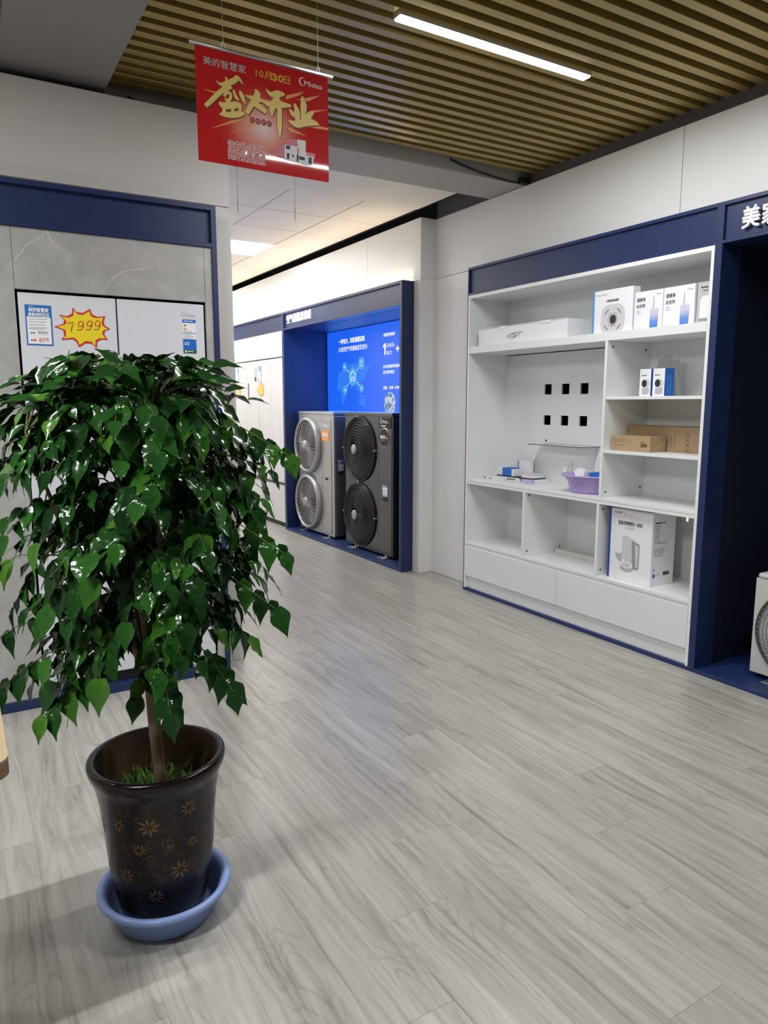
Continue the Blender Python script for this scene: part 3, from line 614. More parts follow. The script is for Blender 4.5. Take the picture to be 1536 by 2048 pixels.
obj('strip', B().box(3.200, 3.212, 7.51, 9.9, 2.192, 2.202), stripm, led)
area('strip_light', (3.206, 8.7, 2.188), (0, R(-25), 0), .012, 2.35, K_STRIP * .6, (1, .78, .52))
# white panel above the far fridges, the niche behind it
t = thing('cladding_panel', 'plain white panel between the warm light strip and the far fridges', 'panel', (3.24, 8.7, 1.93))
obj('board', B().box(3.225, 3.25, 7.502, 8.32, 1.935, 2.20), wallwhite, t, bevel=.001); obj('board', B().box(3.225, 3.25, 8.323, 9.9, 1.935, 2.20), wallwhite, t, bevel=.001)
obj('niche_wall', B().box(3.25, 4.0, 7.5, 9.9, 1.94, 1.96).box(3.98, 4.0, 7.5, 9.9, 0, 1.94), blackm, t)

def far_fridge(y1, y0, label, splits):
    t = thing('refrigerator', label, 'refrigerator', (3.5, (y0 + y1) / 2, 0), group='white refrigerators in the rear row')
    obj('body', B().box(3.24, 3.90, y1 + .004, y0 - .004, .0, 1.915), fridgebody, t)
    ys = [y1] + splits + [y0]
    for a, b_ in zip(ys[:-1], ys[1:]):
        obj('door', B().box(3.200, 3.238, a + .003, b_ - .003, .865, 1.918), fridgewarm, t, bevel=.002)
        obj('door', B().box(3.200, 3.238, a + .003, b_ - .003, .520, .822), fridgewarm, t, bevel=.002)
        obj('door', B().box(3.200, 3.238, a + .003, b_ - .003, .06, .492), fridgewarm, t, bevel=.002)
        obj('handle_rail', B().box(3.190, 3.238, a + .003, b_ - .003, .826, .861), railm, t, bevel=.003)
        obj('handle_rail', B().box(3.194, 3.238, a + .003, b_ - .003, .496, .516), railm, t, bevel=.003)
    return t
fa = far_fridge(7.51, 8.300, 'white glass fridge beside the navy bay post in the rear row', [7.905])
fb = far_fridge(8.306, 9.12, 'white fridge partly hidden by the left wall end', [8.70])
obj('handle_slot', B().box(3.1985, 3.2005, 8.622, 8.655, 1.45, 1.66), railm, fb)
def price_strip(y1, y0, z0, z1, label):
    t = thing('price_card', label, 'price card', (3.2, (y0 + y1) / 2, z0))
    obj('card', B().box(3.1970, 3.1990, y0, y1, z0, z1), mat('card_blue_far', srgb(120, 165, 205)), t)
    obj('sheet', B().box(3.1962, 3.1970, y0 + .008, y1 - .008, z0 + .008, z1 - .055), white, t)
    obj('print_lines', lines(B(), 'X', y1 - .014, y0 + .014, [z0 + .02 + .014 * k for k in range(7)], 3.1958, .004, 7), greyprint, t)
    obj('print_lines', lines(B(), 'X', y1 - .014, y0 + .014, [z1 - .022, z1 - .04], 3.1958, .008, 9), white, t)
price_strip(9.085, 8.985, 1.68, 1.862, 'pale blue price card on the far fridge next to the wall end')
price_strip(8.296, 8.205, 1.67, 1.85, 'pale blue price card above the right star tag in the rear row')
t = thing('energy_label', 'narrow grey label on the fridge beside the right rear price card', 'label', (3.2, 8.39, 1.674))
obj('paper', B().box(3.197, 3.199, 8.357, 8.417, 1.674, 1.841), lightgrey, t)
obj('print', B().box(3.1962, 3.197, 8.365, 8.41, 1.68, 1.73), darkprint, t)
obj('print_lines', lines(B(), 'X', 8.412, 8.362, (1.76, 1.78, 1.80, 1.82), 3.1962, .006, 11), greyprint, t)
def small_star(yc, zc, ry, rz, label, tail=False):
    t = thing('price_star', label, 'price tag', (3.2, yc, zc - rz))
    pts = []; n = 12
    for k in range(2 * n):
        a = 2 * math.pi * k / (2 * n) + .2; q = 1.0 if k % 2 == 0 else .72
        pts.append((yc + ry * q * math.cos(a), zc + rz * q * math.sin(a)))
    if tail: pts = [(y, z) if abs(math.atan2(z - zc, y - yc)) > .25 or y < yc else (yc + ry * 1.9, zc - .01) for y, z in pts]
    obj('edge', B().prism(pts, 'X', 3.1965, 3.1995), orange, t)
    obj('face', B().prism([(yc + (y - yc) * .8, zc + (z - zc) * .8) for y, z in pts], 'X', 3.1955, 3.1965), mat('star_face', srgb(245, 205, 90)), t)
    b = B().stroke([(yc + ry * .4, zc + rz * .2, .008), (yc, zc + rz * .25, .008), (yc + ry * .15, zc - rz * .3, .008)], 'X', 3.1950)
    b.stroke([(yc - ry * .1, zc - rz * .1, .008), (yc - ry * .45, zc + rz * .1, .008)], 'X', 3.1950); obj('handwriting', b, orange, t)
small_star(8.985, 1.577, .075, .085, 'small yellow star tag on the fridge next to the wall end')
small_star(8.205, 1.575, .09, .086, 'small yellow star tag with long red tip in the rear row', True)
# backlit information screen
t = thing('light_box_screen', 'backlit blue information panel with white text above heat pumps', 'screen', (3.72, 6.25, 1.0))
obj('panel', B().box(3.702, 3.733, 5.07, 7.446, 1.0, 2.193), [scr_bg], t)
obj('map', (lambda b: [b.prism(s_, 'X', 3.7010, 3.7018) for s_ in LAND] and b)(B()), scr_land, t)
text('lettering', '一份电力，四倍温暖汲取', t, scr_white, 'X', 7.166, 6.586, 2.050, 2.105, 3.7002, bold=.03)
text('lettering', '大自然空气热量输送至室内', t, scr_white, 'X', 7.168, 6.536, 1.968, 2.020, 3.7002, bold=.01)
be = B(); bl = B(); bw = B()
nodesl = [(6.846, 1.697, .097, .097), (7.028, 1.805, .048, .047), (6.657, 1.827, .067, .066), (7.026, 1.560, .053, .053), (6.656, 1.571, .045, .045)]
for u, z, a, c_ in nodesl: disc(be, 'X', u, z, a * 1.04 + .005, c_ * 1.04 + .005, 3.7006); disc(bl, 'X', u, z, a, c_, 3.7001)
for u, z, a, c_ in nodesl[1:]:
    du, dz = u - 6.846, z - 1.697; l = math.hypot(du, dz)
    bw.stroke([(6.846 + du / l * .098, 1.697 + dz / l * .098, .006), (u - du / l * a, z - dz / l * a, .006)], 'X', 3.6996)
H = [(6.905, 1.715), (6.846, 1.760), (6.787, 1.715), (6.800, 1.715), (6.800, 1.650), (6.828, 1.650), (6.828, 1.690), (6.864, 1.690), (6.864, 1.650), (6.892, 1.650), (6.892, 1.715), (6.905, 1.715)]
bw.stroke([(y, z, .009) for y, z in H], 'X', 3.6996)
obj('circle_edges', be, scr_edge, t); obj('circles', bl, scr_ring, t); obj('house_icon', bw, scr_white, t)
text('lettering', '风能', t, scr_white, 'X', 7.052, 7.004, 1.794, 1.817, 3.6996)
text('lettering', '热泵', t, scr_white, 'X', 6.687, 6.630, 1.836, 1.858, 3.6996); text('lettering', '主机', t, scr_white, 'X', 6.687, 6.630, 1.798, 1.820, 3.6996)
text('lettering', '地暖', t, scr_white, 'X', 7.052, 7.002, 1.548, 1.572, 3.6996); text('lettering', '水箱', t, scr_white, 'X', 6.679, 6.634, 1.560, 1.583, 3.6996)
text('lettering', '采暖热转换率', t, scr_white, 'X', 6.208, 5.994, 2.060, 2.095, 3.6996, bold=.02)
obj('lettering', B().prism([(6.182, 1.998), (6.166, 1.998), (6.166, 1.885), (6.190, 1.885), (6.190, 1.967), (6.216, 1.955), (6.216, 1.977)], 'X', 3.6996, 3.7000), scr_white, t)
text('lettering', 'kW/h', t, scr_white, 'X', 6.146, 6.004, 1.952, 1.995, 3.6996); text('lettering', '电力', t, scr_white, 'X', 6.146, 6.046, 1.883, 1.924, 3.6996)
text('lettering', '+', t, scr_white, 'X', 5.975, 5.918, 1.906, 1.962, 3.6996, bold=.04)
text('lettering', '无系统超配率困难，', t, scr_white, 'X', 6.216, 5.890, 1.758, 1.790, 3.6996, bold=.02)
text('lettering', '运行费用更低', t, scr_white, 'X', 6.216, 6.002, 1.703, 1.735, 3.6996, bold=.02)
text('lettering', '采暖、空调一步到位', t, scr_white, 'X', 6.212, 5.880, 1.553, 1.584, 3.6996, bold=.02)
b = B()
for z in (2.079, 1.774, 1.569): disc(b, 'X', 6.239, z, .006, .006, 3.6996, n=8)
obj('bullets', b, scr_ring, t)
bub = mat('screen_photo', (0, 0, 0, 1), 0.4, emit=(1, 1, 1, 1), es=1.0); N, L, P = nodes(bub)
tcn = N.new('ShaderNodeTexCoord'); vn = N.new('ShaderNodeTexNoise'); vn.inputs['Scale'].default_value = 26; L.new(tcn.outputs['Object'], vn.inputs['Vector'])
rp = ramp(N, [(.35, srgb(60, 90, 150)), (.45, srgb(110, 150, 190)), (.55, srgb(210, 215, 235)), (.7, srgb(90, 150, 130))]); L.new(vn.outputs[0], rp.inputs[0]); L.new(rp.outputs[0], P.inputs['Emission Color'])
obj('photo_disc', disc(B(), 'X', 6.088, 1.416, .110, .112, 3.6998), bub, t)
area('screen_light', (3.695, 6.25, 1.75), (0, R(90), 0), .85, 2.3, 10, (.08, .28, 1.0))

# ---------------------------------------------------------------- heat pump units
def unit(name, label, y0, y1, z0, z1, X0, depth, front, side, rad=.03, vcol=None):
    """y0 > y1: left and right edges as seen; returns the root"""
    t = thing(name, label, 'heat pump', (X0 + depth / 2, (y0 + y1) / 2, 0.024))
    return t
def front_plate(y1, y0, z0, z1, X0, X1, holes):
    """plate with round openings: quads between circle and bounding squares"""
    b = B(); ys = sorted({y1, y0}); n = 40
    zs = [z0] + [v for h in holes for v in (h[1] - h[2] * 1.02, h[1] + h[2] * 1.02)] + [z1]; zs = sorted(zs)
    for i in range(len(zs) - 1):
        zc = (zs[i] + zs[i + 1]) / 2; hit = [h for h in holes if abs(zc - h[1]) < h[2]]
        if not hit: b.box(X0, X1, y1, y0, zs[i], zs[i + 1]); continue
        yc, hz, r = hit[0]; q = r * 1.02
        b.box(X0, X1, y1, yc - q, zs[i], zs[i + 1]); b.box(X0, X1, yc + q, y0, zs[i], zs[i + 1])
        for k in range(n):
            a0, a1 = 2 * math.pi * k / n, 2 * math.pi * (k + 1) / n
            def sq(a):
                m_ = max(abs(math.cos(a)), abs(math.sin(a))); return (yc + q * math.cos(a) / m_, hz + q * math.sin(a) / m_)
            c0, c1 = (yc + r * math.cos(a0), hz + r * math.sin(a0)), (yc + r * math.cos(a1), hz + r * math.sin(a1))
            b.prism([c0, sq(a0), sq(a1), c1], 'X', X0, X1)
    return b
def fan_back(t, X0, yc, zc, r, nb=3):
    b = B().lathe([(r * .99, -.001), (r * .97, -.10), (.04, -.11)], (X0, yc, zc), 32, 'X', cap=False); obj('fan_shroud', b, rubber, t, smooth=True)
    b = B().cyl((X0 + .09, yc, zc), .06, .05, 16, 'X')
    for k in range(nb):
        a0 = 2 * math.pi * k / nb; vs = []; fs = []
        for i in range(6):
            rr_ = .05 + (r * .86 - .05) * i / 5
            for j in range(5):
                a = a0 + (j / 4) * 1.25 - .25 * i / 5; vs.append((X0 + .09 - .05 * j / 4, yc + rr_ * math.cos(a), zc + rr_ * math.sin(a)))
        for i in range(5):
            for j in range(4): fs.append((i * 5 + j, i * 5 + j + 1, i * 5 + j + 6, i * 5 + j + 5))
        b.add(vs, fs)
    obj('fan', b, bladem, t)
def ring_pts(X, yc, zc, r, n=48): return [(X, yc + r * math.cos(2 * math.pi * k / n), zc + r * math.sin(2 * math.pi * k / n)) for k in range(n)]

# silver unit
X0 = 3.30; y0, y1 = 7.365, 6.515
t = thing('heat_pump_unit', 'silver twin-fan heat pump unit with orange badge in the blue bay', 'heat pump', (3.47, 6.94, .024))
obj('casing', B().box(X0 + .004, X0 + .345, y1, y0, .050, 1.30), sidepanel, t, bevel=.018, seg=3)
obj('front_panel', front_plate(6.795, y0, .048, 1.312, X0, X0 + .012, [(7.10, .972, .262), (7.10, .358, .262)]), steel, t)
obj('service_panel', B().box(X0, X0 + .012, y1 + .002, 6.792, .048, 1.312), steel, t, bevel=.004, seg=2)
obj('service_panel_edge', B().tube([(X0 - .002, 6.775, 1.262), (X0 - .002, 6.600, 1.262), (X0 - .002, 6.578, 1.235), (X0 - .002, 6.572, .10), (X0 - .002, 6.60, .078), (X0 - .002, 6.77, .078)], .004, 6), silver, t, smooth=True)
obj('top_cover', B().box(X0 - .006, X0 + .352, y1 - .004, y0 + .004, 1.300, 1.332), steel, t, bevel=.008, seg=2)
obj('handle_recess', B().box(X0 - .002, X0 + .004, 6.650, 6.722, .628, .654), blackm, t)
for hz in (.972, .358):
    fan_back(t, X0 + .012, 7.10, hz, .258)
    obj('fan_ring', B().lathe([(.262, -.012), (.300, .0), (.302, .02), (.292, .048), (.276, .056), (.264, .050), (.258, .03)], (X0, 7.10, hz), 48, 'X', cap=False), silver, t, smooth=True)
    b = B()
    for k in range(32):
        a0 = 2 * math.pi * k / 32; pts = []
        for i in range(9):
            s_ = i / 8; rr_ = .045 + .217 * s_; a = a0 + .42 * math.sin(s_ * math.pi * .9) + .25 * s_
            pts.append((X0 - .052 + .012 * s_ - .01 * math.sin(math.pi * s_), 7.10 + rr_ * math.cos(a), hz + rr_ * math.sin(a)))
        b.tube(pts, .0034, 4)
    obj('guard_vanes', b, wiregrey, t, smooth=True, kind='stuff')
    b = B()
    for k in range(8): b.tube(ring_pts(X0 - .040, 7.10, hz, .09 + k * .022, 40), .0012, 4, closed=True)
    obj('guard_rings', b, wiregrey, t, smooth=True, kind='stuff')
    obj('hub_cap', B().lathe([(.060, .030), (.058, .052), (.045, .068), (.02, .074)], (X0, 7.10, hz), 24, 'X'), silver, t, smooth=True)
for y in (6.65, 7.22): obj('foot', B().box(X0 - .055, X0 + .06, y - .045, y + .045, .024, .030).box(X0 - .0, X0 + .30, y - .012, y + .012, .030, .050), alu, t, bevel=.001)
logo(t, white, 'X', 6.785, 6.628, 1.170, 1.221, X0 - .003)
b = B().stroke([(6.773, 1.245, .003), (6.70, 1.256, .004), (6.615, 1.248, .003)], 'X', X0 - .002); obj('print', b, white, t)
obj('badge', B().box(X0 - .004, X0 - .001, 6.621, 6.790, 1.030, 1.141), orange, t, bevel=.0008)
text('lettering', '暖家', t, white, 'X', 6.765, 6.645, 1.072, 1.118, X0 - .006, bold=.03)
obj('print_lines', lines(B(), 'X', 6.77, 6.64, (1.048,), X0 - .0055, .006, 3), white, t)
lb = obj('energy_sticker', B().box(3.345, 3.405, y1 - .0015, y1 - .0005, .735, .865), white, t)
b = rect(B(), 'Y', 3.345, 3.405, .845, .865, y1 - .0022); rect(b, 'Y', 3.375, 3.400, .80, .835, y1 - .0022); rect(b, 'Y', 3.35, 3.36, .79, .835, y1 - .0022); lines(b, 'Y', 3.35, 3.40, (.77, .755, .745), y1 - .0022, .004, 5); obj('print', b, inkblue, t)
obj('print', B().box(3.345, 3.405, y1 - .0015, y1 - .0005, .695, .733), darkprint, t)

# dark steel unit
y0, y1 = 6.262, 5.372
t = thing('heat_pump_unit', 'dark brushed steel twin-fan heat pump unit with round black badge', 'heat pump', (3.47, 5.82, .024))
obj('casing', B().box(X0 + .004, X0 + .37, y1, y0, .048, 1.30), darkside, t, bevel=.006)
obj('front_panel', front_plate(5.622, y0, .048, 1.305, X0, X0 + .012, [(5.975, .990, .285), (5.975, .365, .285)]), darksteel, t)
obj('service_panel', B().box(X0, X0 + .012, 5.400, 5.619, .048, 1.305), darksteel, t, bevel=.001)
obj('corner_panel', B().box(X0 + .001, X0 + .030, y1 - .002, 5.398, .048, 1.305), darkside, t, bevel=.004)
obj('top_cover', B().box(X0 - .012, X0 + .378, y1 - .006, y0 + .006, 1.303, 1.334), darksteel, t, bevel=.005, seg=2)
for hz in (.990, .365):
    fan_back(t, X0 + .012, 5.975, hz, .282)
    R0 = .302
    bulge = lambda r: X0 - .010 - .055 * (1 - (r / R0) ** 2)
    b = B().tube(ring_pts(X0 - .012, 5.975, hz, R0), .007, 6, closed=True).tube(ring_pts(X0 - .006, 5.975, hz, R0 - .018), .004, 5, closed=True)
    obj('guard_rim', b, wire, t, smooth=True)
    b = B()
    for k in range(72):
        a0 = 2 * math.pi * k / 72; pts = []
        for i in range(9):
            s_ = i / 8; rr_ = .048 + (R0 - .048) * s_; a = a0 + .9 * s_ + .18 * math.sin(s_ * 2 * math.pi)
            pts.append((bulge(rr_), 5.975 + rr_ * math.cos(a), hz + rr_ * math.sin(a)))
        b.tube(pts, .0019, 3, cap=False)
    obj('guard_wires', b, wire, t, kind='stuff')
    b = B()
    for k in range(9): r_ = .075 + k * .0262; b.tube(ring_pts(bulge(r_) - .003, 5.975, hz, r_, 48), .0026, 4, closed=True)
    obj('guard_rings', b, mat('guard_ring_grey', srgb(84, 82, 80), .35, .5), t, smooth=True, kind='stuff')
    obj('hub_cap', B().lathe([(.046, .05), (.046, .068), (.038, .073)], (X0, 5.975, hz), 24, 'X'), silver, t, smooth=True)
    b = B()
    for a in (0, 90, 180, 270): b.cyl((X0, 5.975 + (R0 + .003) * math.cos(R(a)), hz + (R0 + .003) * math.sin(R(a))), .009, .024, 8, 'X')
    obj('guard_clips', b, alu, t)
for y in (5.50, 6.07): obj('foot', B().box(X0 - .06, X0 + .06, y - .05, y - .02, .024, .030).box(X0 - .06, X0 + .06, y + .02, y + .05, .024, .030).box(X0 - .035, X0 + .02, y - .05, y + .05, .024, .032).box(X0, X0 + .33, y - .012, y + .012, .030, .050), alu, t, bevel=.001)
obj('badge_plate', B().box(X0 - .003, X0 - .0005, 5.405, 5.603, 1.196, 1.292), blackm, t, bevel=.001)
logo(t, white, 'X', 5.586, 5.452, 1.236, 1.285, X0 - .005)
obj('print_lines', lines(B(), 'X', 5.574, 5.452, (1.212,), X0 - .0045, .011, 3), white, t)
obj('round_badge', B().lathe([(.086, 0), (.086, .005), (.083, .007)], (X0, 5.516, 1.115), 32, 'X'), alu, t)
obj('badge_face', B().lathe([(.080, .007), (.080, .0085)], (X0, 5.516, 1.115), 32, 'X'), blackm, t)
text('lettering', '暖家', t, white, 'X', 5.575, 5.490, 1.105, 1.135, X0 - .0095, bold=.03)
obj('print', rect(B(), 'X', 5.482, 5.452, 1.105, 1.120, X0 - .0095), orange, t)
obj('print_lines', lines(B(), 'X', 5.570, 5.46, (1.090,), X0 - .0095, .005, 4), orange, t)
obj('energy_sticker', B().box(X0 - .003, X0 - .001, 5.466, 5.549, .590, .687), white, t)
obj('print', rect(rect(B(), 'X', 5.549, 5.466, .668, .687, X0 - .0036), 'X', 5.549, 5.466, .585, .600, X0 - .0036), mat('print_pale_blue', srgb(120, 180, 215)), t)
obj('print', rect(B(), 'X', 5.549, 5.466, .545, .585, X0 - .003), blackm, t)
obj('print_lines', lines(B(), 'X', 5.54, 5.475, (.61, .622, .634, .646), X0 - .0036, .004, 4), greyprint, t)

# ================================================================ RIGHT DISPLAY FRAME, CABINET
t = thing('navy_display_bay', 'navy frame around the white shelf cabinet and the dark bay, white sign letters', 'frame', (3.4, 2.2, 0))
obj('post', B().box(3.29, 3.44, 4.3155, 4.3235, 0, 2.384), navy, t)
obj('post', B().box(3.29, 3.44, 2.296, 2.3345, 0, 2.384), navy, t, bevel=0.001)
obj('post', B().box(3.29, 4.10, .06, .10, 0, 2.384), navy, t, bevel=0.001)
for y0, y1 in ((2.3345, 4.3155), (.10, 2.296)):
    obj('top_rail', B().box(3.29, 3.44, y0, y1, 2.366, 2.384), navy, t, bevel=0.001)
    obj('lower_rail', B().box(3.29, 3.44, y0, y1, 2.1885, 2.204), navy, t, bevel=0.001)
    obj('fascia_panel', B().box(3.306, 3.32, y0, y1, 2.204, 2.366), navy, t)
obj('base_board', B().box(3.29, 3.68, 2.3345, 4.3155, 0, .0215), navyin, t)
obj('base_board', B().box(3.29, 4.10, .10, 2.296, 0, .0215), navyin, t, bevel=0.001)
obj('lining', B().box(3.44, 4.10, 2.297, 2.3335, .0, 2.38).box(4.08, 4.10, .10, 2.296, .0215, 2.19).box(3.44, 4.10, .10, 2.296, 2.19, 2.205), navyshaded, t)
text('lettering', '美', t, signwhite, 'X', 2.197, 2.113, 2.236, 2.332, 3.286, bold=.03, th=.018)
text('lettering', '家', t, signwhite, 'X', 2.098, 2.014, 2.236, 2.332, 3.286, bold=.03, th=.018)

c = thing('shelf_cabinet', 'white built-in shelf cabinet with open bays and two long drawers', 'cabinet', (3.48, 3.3, .022))
X0, X1 = 3.29, 3.66; ya, yb = 2.3355, 4.3145
obj('side_panel', B().box(X0, 3.72, yb - .0175, yb, .022, 2.188), cabwhite, c, bevel=.0008)
obj('side_panel', B().box(X0, 3.72, ya, ya + .0175, .022, 2.188), cabwhite, c, bevel=.0008)
obj('top_panel', B().box(X0, 3.72, ya + .018, yb - .018, 2.165, 2.188), cabwhite, c, bevel=.0008)
obj('shelf', B().box(X0, X1, ya + .018, yb - .018, 1.776, 1.824), cabwhite, c, bevel=.0008)
obj('divider', B().box(X0, X1, 2.990, 3.008, .8605, 1.7755), cabwhite, c, bevel=.0008)
obj('shelf', B().box(X0 + .002, X1, ya + .018, 2.9895, 1.440, 1.457), cabwhite, c, bevel=.0008)
obj('shelf', B().box(X0 + .002, X1, ya + .018, 2.9895, 1.128, 1.145), cabwhite, c, bevel=.0008)
obj('counter_board', B().box(X0, X1, ya + .018, yb - .018, .8422, .860), cabwhite, c, bevel=.0008)
obj('counter_board', B().box(X0 + .001, 3.70, ya + .018, yb - .018, .822, .8405), cabwhite, c, bevel=.0008)
obj('divider', B().box(X0, 3.70, 3.000, 3.018, .3815, .8215), cabwhite, c, bevel=.0008)
obj('divider', B().box(X0, 3.70, 3.656, 3.674, .3815, .8215), cabwhite, c, bevel=.0008)
obj('shelf', B().box(X0, 3.70, ya + .018, yb - .018, .363, .381), cabwhite, c, bevel=.0008)
obj('finger_groove', B().box(3.300, 3.312, ya + .018, yb - .018, .340, .363), cabwhite, c)
obj('drawer', B().box(X0 - .001, 3.308, 3.3345, yb - .0185, .116, .346), drawwhite, c, bevel=.0012)
obj('drawer', B().box(X0 - .001, 3.308, ya + .0185, 3.3305, .116, .346), drawwhite, c, bevel=.0012)
obj('plinth', B().box(3.312, 3.33, ya + .018, yb - .018, .022, .115), cabwhite, c)
obj('back_panel', B().box(X1, X1 + .01, ya + .018, yb - .018, 1.800, 2.165), cabwhite, c)
# back with six square openings
hy = [(3.820, 3.893), (3.648, 3.722), (3.474, 3.548)]; hz = [(1.480, 1.552), (1.265, 1.333)]
b = B(); ycuts = sorted([3.008, yb - .018] + [v for h in hy for v in h]); zc = [.860] + [hz[1][0], hz[1][1], hz[0][0], hz[0][1]] + [1.770]
for i in range(len(ycuts) - 1):
    for j in range(len(zc) - 1):
        ym, zm = (ycuts[i] + ycuts[i + 1]) / 2, (zc[j] + zc[j + 1]) / 2
        if any(a < ym < b_ for a, b_ in hy) and any(a < zm < b_ for a, b_ in hz): continue
        b.box(X1, X1 + .012, ycuts[i], ycuts[i + 1], zc[j], zc[j + 1])
obj('back_panel', b, cabwhite, c)
b = B()
for a, b_ in hy:
    for z0, z1 in hz: b.box(X1 + .06, X1 + .075, a - .03, b_ - .045, z0 - .02, z1 + .02)
obj('socket_chase', b, greywall, c)
obj('chase_back', B().box(3.80, 3.81, 3.1, 4.29, 1.1, 1.7), mat('chase_dark', srgb(40, 28, 22), .8), c)
obj('back_panel', B().box(X1, X1 + .012, ya + .018, 2.990, .860, 1.776), cabwhite, c)
obj('back_panel', B().box(3.70, 3.712, ya + .018, yb - .018, .363, .84), cabwhite, c)
obj('carcass_back', B().box(3.73, 3.74, ya, yb, .022, .36), cabwhite, c)
for x, y, z in ((3.335, 2.99, 1.743), (3.62, 2.99, 1.735), (3.328, 2.99, .893), (3.632, 2.99, .905), (3.33, 3.0, .790), (3.325, 3.0, .416), (3.33, 3.656, .80), (3.325, 3.656, .415), (3.63, 3.656, .42)):
    obj('screw_cap', B().lathe([(.0065, -.0002), (.0065, .0008)], (x, y, z), 12, 'Y'), rubber, c)
obj('grommet', B().lathe([(.0085, 0), (.0085, .001)], (X1, 3.858, 1.153), 14, 'X'), rubber, c)
obj('hinge_strip', B().box(3.34, 3.365, 3.0185, 3.0205, .745, .815), alu, c)

# glass shelf
t = thing('glass_shelf', 'thin clear glass shelf fixed below the six square openings', 'shelf', (3.58, 3.6, 1.13))
obj('pane', B().box(3.502, 3.6595, 3.347, 3.873, 1.130, 1.135), acrylic, t)
obj('front_edge', B().box(3.4995, 3.502, 3.347, 3.873, 1.130, 1.135), acrylicedge, t)
obj('back_edge', B().box(3.6585, 3.6600, 3.347, 3.873, 1.1355, 1.1372), midgrey, t)
for pts in ([(3.6595, 3.90, 1.127), (3.658, 3.96, 1.02), (3.658, 4.012, .93)], [(3.6595, 3.375, 1.127), (3.658, 3.39, 1.04), (3.658, 3.399, .97)]):
    obj('stay_wire', B().tube(pts, .0016, 5), midgrey, t, smooth=True)

# ---- boxes on the top shelf
def carton(name, label, y1, y0, x0, x1, z0, z1, m, cat='box', bevel=.0012, group=None):
    t = thing(name, label, cat, ((x0 + x1) / 2, (y0 + y1) / 2, z0), group=group)
    obj('carton', B().box(x0, x1, y0, y1, z0, z1), m, t, bevel=bevel); return t
zt = 1.8245
t = carton('flat_carton', 'long flat white carton with plastic handle on the top shelf', 4.235, 3.353, 3.325, 3.62, zt, 1.941, paperwhite, bevel=.003)
obj('lid_flap', B().box(3.322, 3.34, 3.36, 4.228, 1.941, 1.9445), paperwhite, t)
for y0, y1 in ((3.50, 3.60), (3.93, 3.99)): obj('flap_tab', B().box(3.321, 3.3245, y0, y1, 1.928, 1.946), paperwhite, t, bevel=.001)
b = B().tube([(3.318, 3.91, 1.868), (3.310, 3.895, 1.880), (3.308, 3.86, 1.892), (3.308, 3.82, 1.894), (3.310, 3.79, 1.896), (3.318, 3.765, 1.899)], .006, 6).tube([(3.316, 3.88, 1.870), (3.308, 3.85, 1.868), (3.308, 3.83, 1.872), (3.316, 3.80, 1.885)], .005, 6)
obj('handle', b, white, t, smooth=True)
obj('handle_slot', B().lathe([(.018, 0), (.018, .001)], (3.3247, 3.84, 1.882), 16, 'X'), greyprint, t)

t = carton('scale_carton', 'square white carton with a grey round-cornered scale printed on it', 3.146, 2.852, 3.325, 3.382, zt, 2.068, paperwhite)
obj('spine', B().box(3.3238, 3.383, 3.134, 3.1475, zt, 2.0685), mat('spine_blue', srgb(70, 150, 215), .5), t)
F_ = 3.3246
sg = B()
pts = []
for k in range(40):
    a = 2 * math.pi * k / 40; ca, sa = math.cos(a), math.sin(a); q = (abs(ca) ** 3.2 + abs(sa) ** 3.2) ** (-1 / 3.2); pts.append((2.993 - .088 * q * ca, max(1.826, 1.898 + .086 * q * sa)))
obj('print_scale', sg.prism(pts, 'X', F_ - .0004, F_), lightgrey, t)
obj('print_scale_center', disc(B(), 'X', 2.993, 1.896, .038, .042, F_ - .0008), midgrey, t)
pts = []
for k in range(24):
    a = 2 * math.pi * k / 24; ca, sa = math.cos(a), math.sin(a); q = (abs(ca) ** 3 + abs(sa) ** 3) ** (-1 / 3); pts.append((2.990 - .022 * q * ca, 1.898 + .024 * q * sa))
obj('print_display', B().prism(pts, 'X', F_ - .0013, F_ - .0008), darkprint, t)
for a in (45, 135, 225, 315):
    b = B(); b.stroke([(2.993 + .066 * math.cos(R(a + d_)), 1.898 + .064 * math.sin(R(a + d_)), .011) for d_ in (-17, -8, 0, 8, 17)], 'X', F_ - .0008); obj('print_pad', b, greyprint, t)
b = B()
for u in (3.012, 2.970): disc(b, 'X', u, 1.930, .004, .006, F_ - .001)
obj('print_lines', b, greyprint, t)
obj('print_lines', lines(B(), 'X', 3.005, 2.978, (1.866,), F_ - .0013, .005, 2), red, t)
logo(t, greyprint, 'X', 3.124, 3.085, 2.036, 2.050, F_ - .0004); text('lettering', '美的美居 vivo', t, greyprint, 'X', 3.078, 3.036, 2.038, 2.047, F_ - .0004)
text('lettering', '光感智能体脂秤', t, darkprint, 'X', 3.045, 2.953, 1.997, 2.012, F_ - .0004, bold=.02)
gradb = mat('print_gradient_blue', srgb(120, 150, 220), .4); N, L, P = nodes(gradb)
tcn = N.new('ShaderNodeTexCoord'); sp = N.new('ShaderNodeSeparateXYZ'); L.new(tcn.outputs['Generated'], sp.inputs[0])
rp = ramp(N, [(.0, srgb(70, 120, 205)), (.35, srgb(110, 150, 215)), (.7, srgb(200, 200, 228)), (1, srgb(214, 208, 226))]); L.new(sp.outputs[2], rp.inputs[0]); L.new(rp.outputs[0], P.inputs['Base Color'])
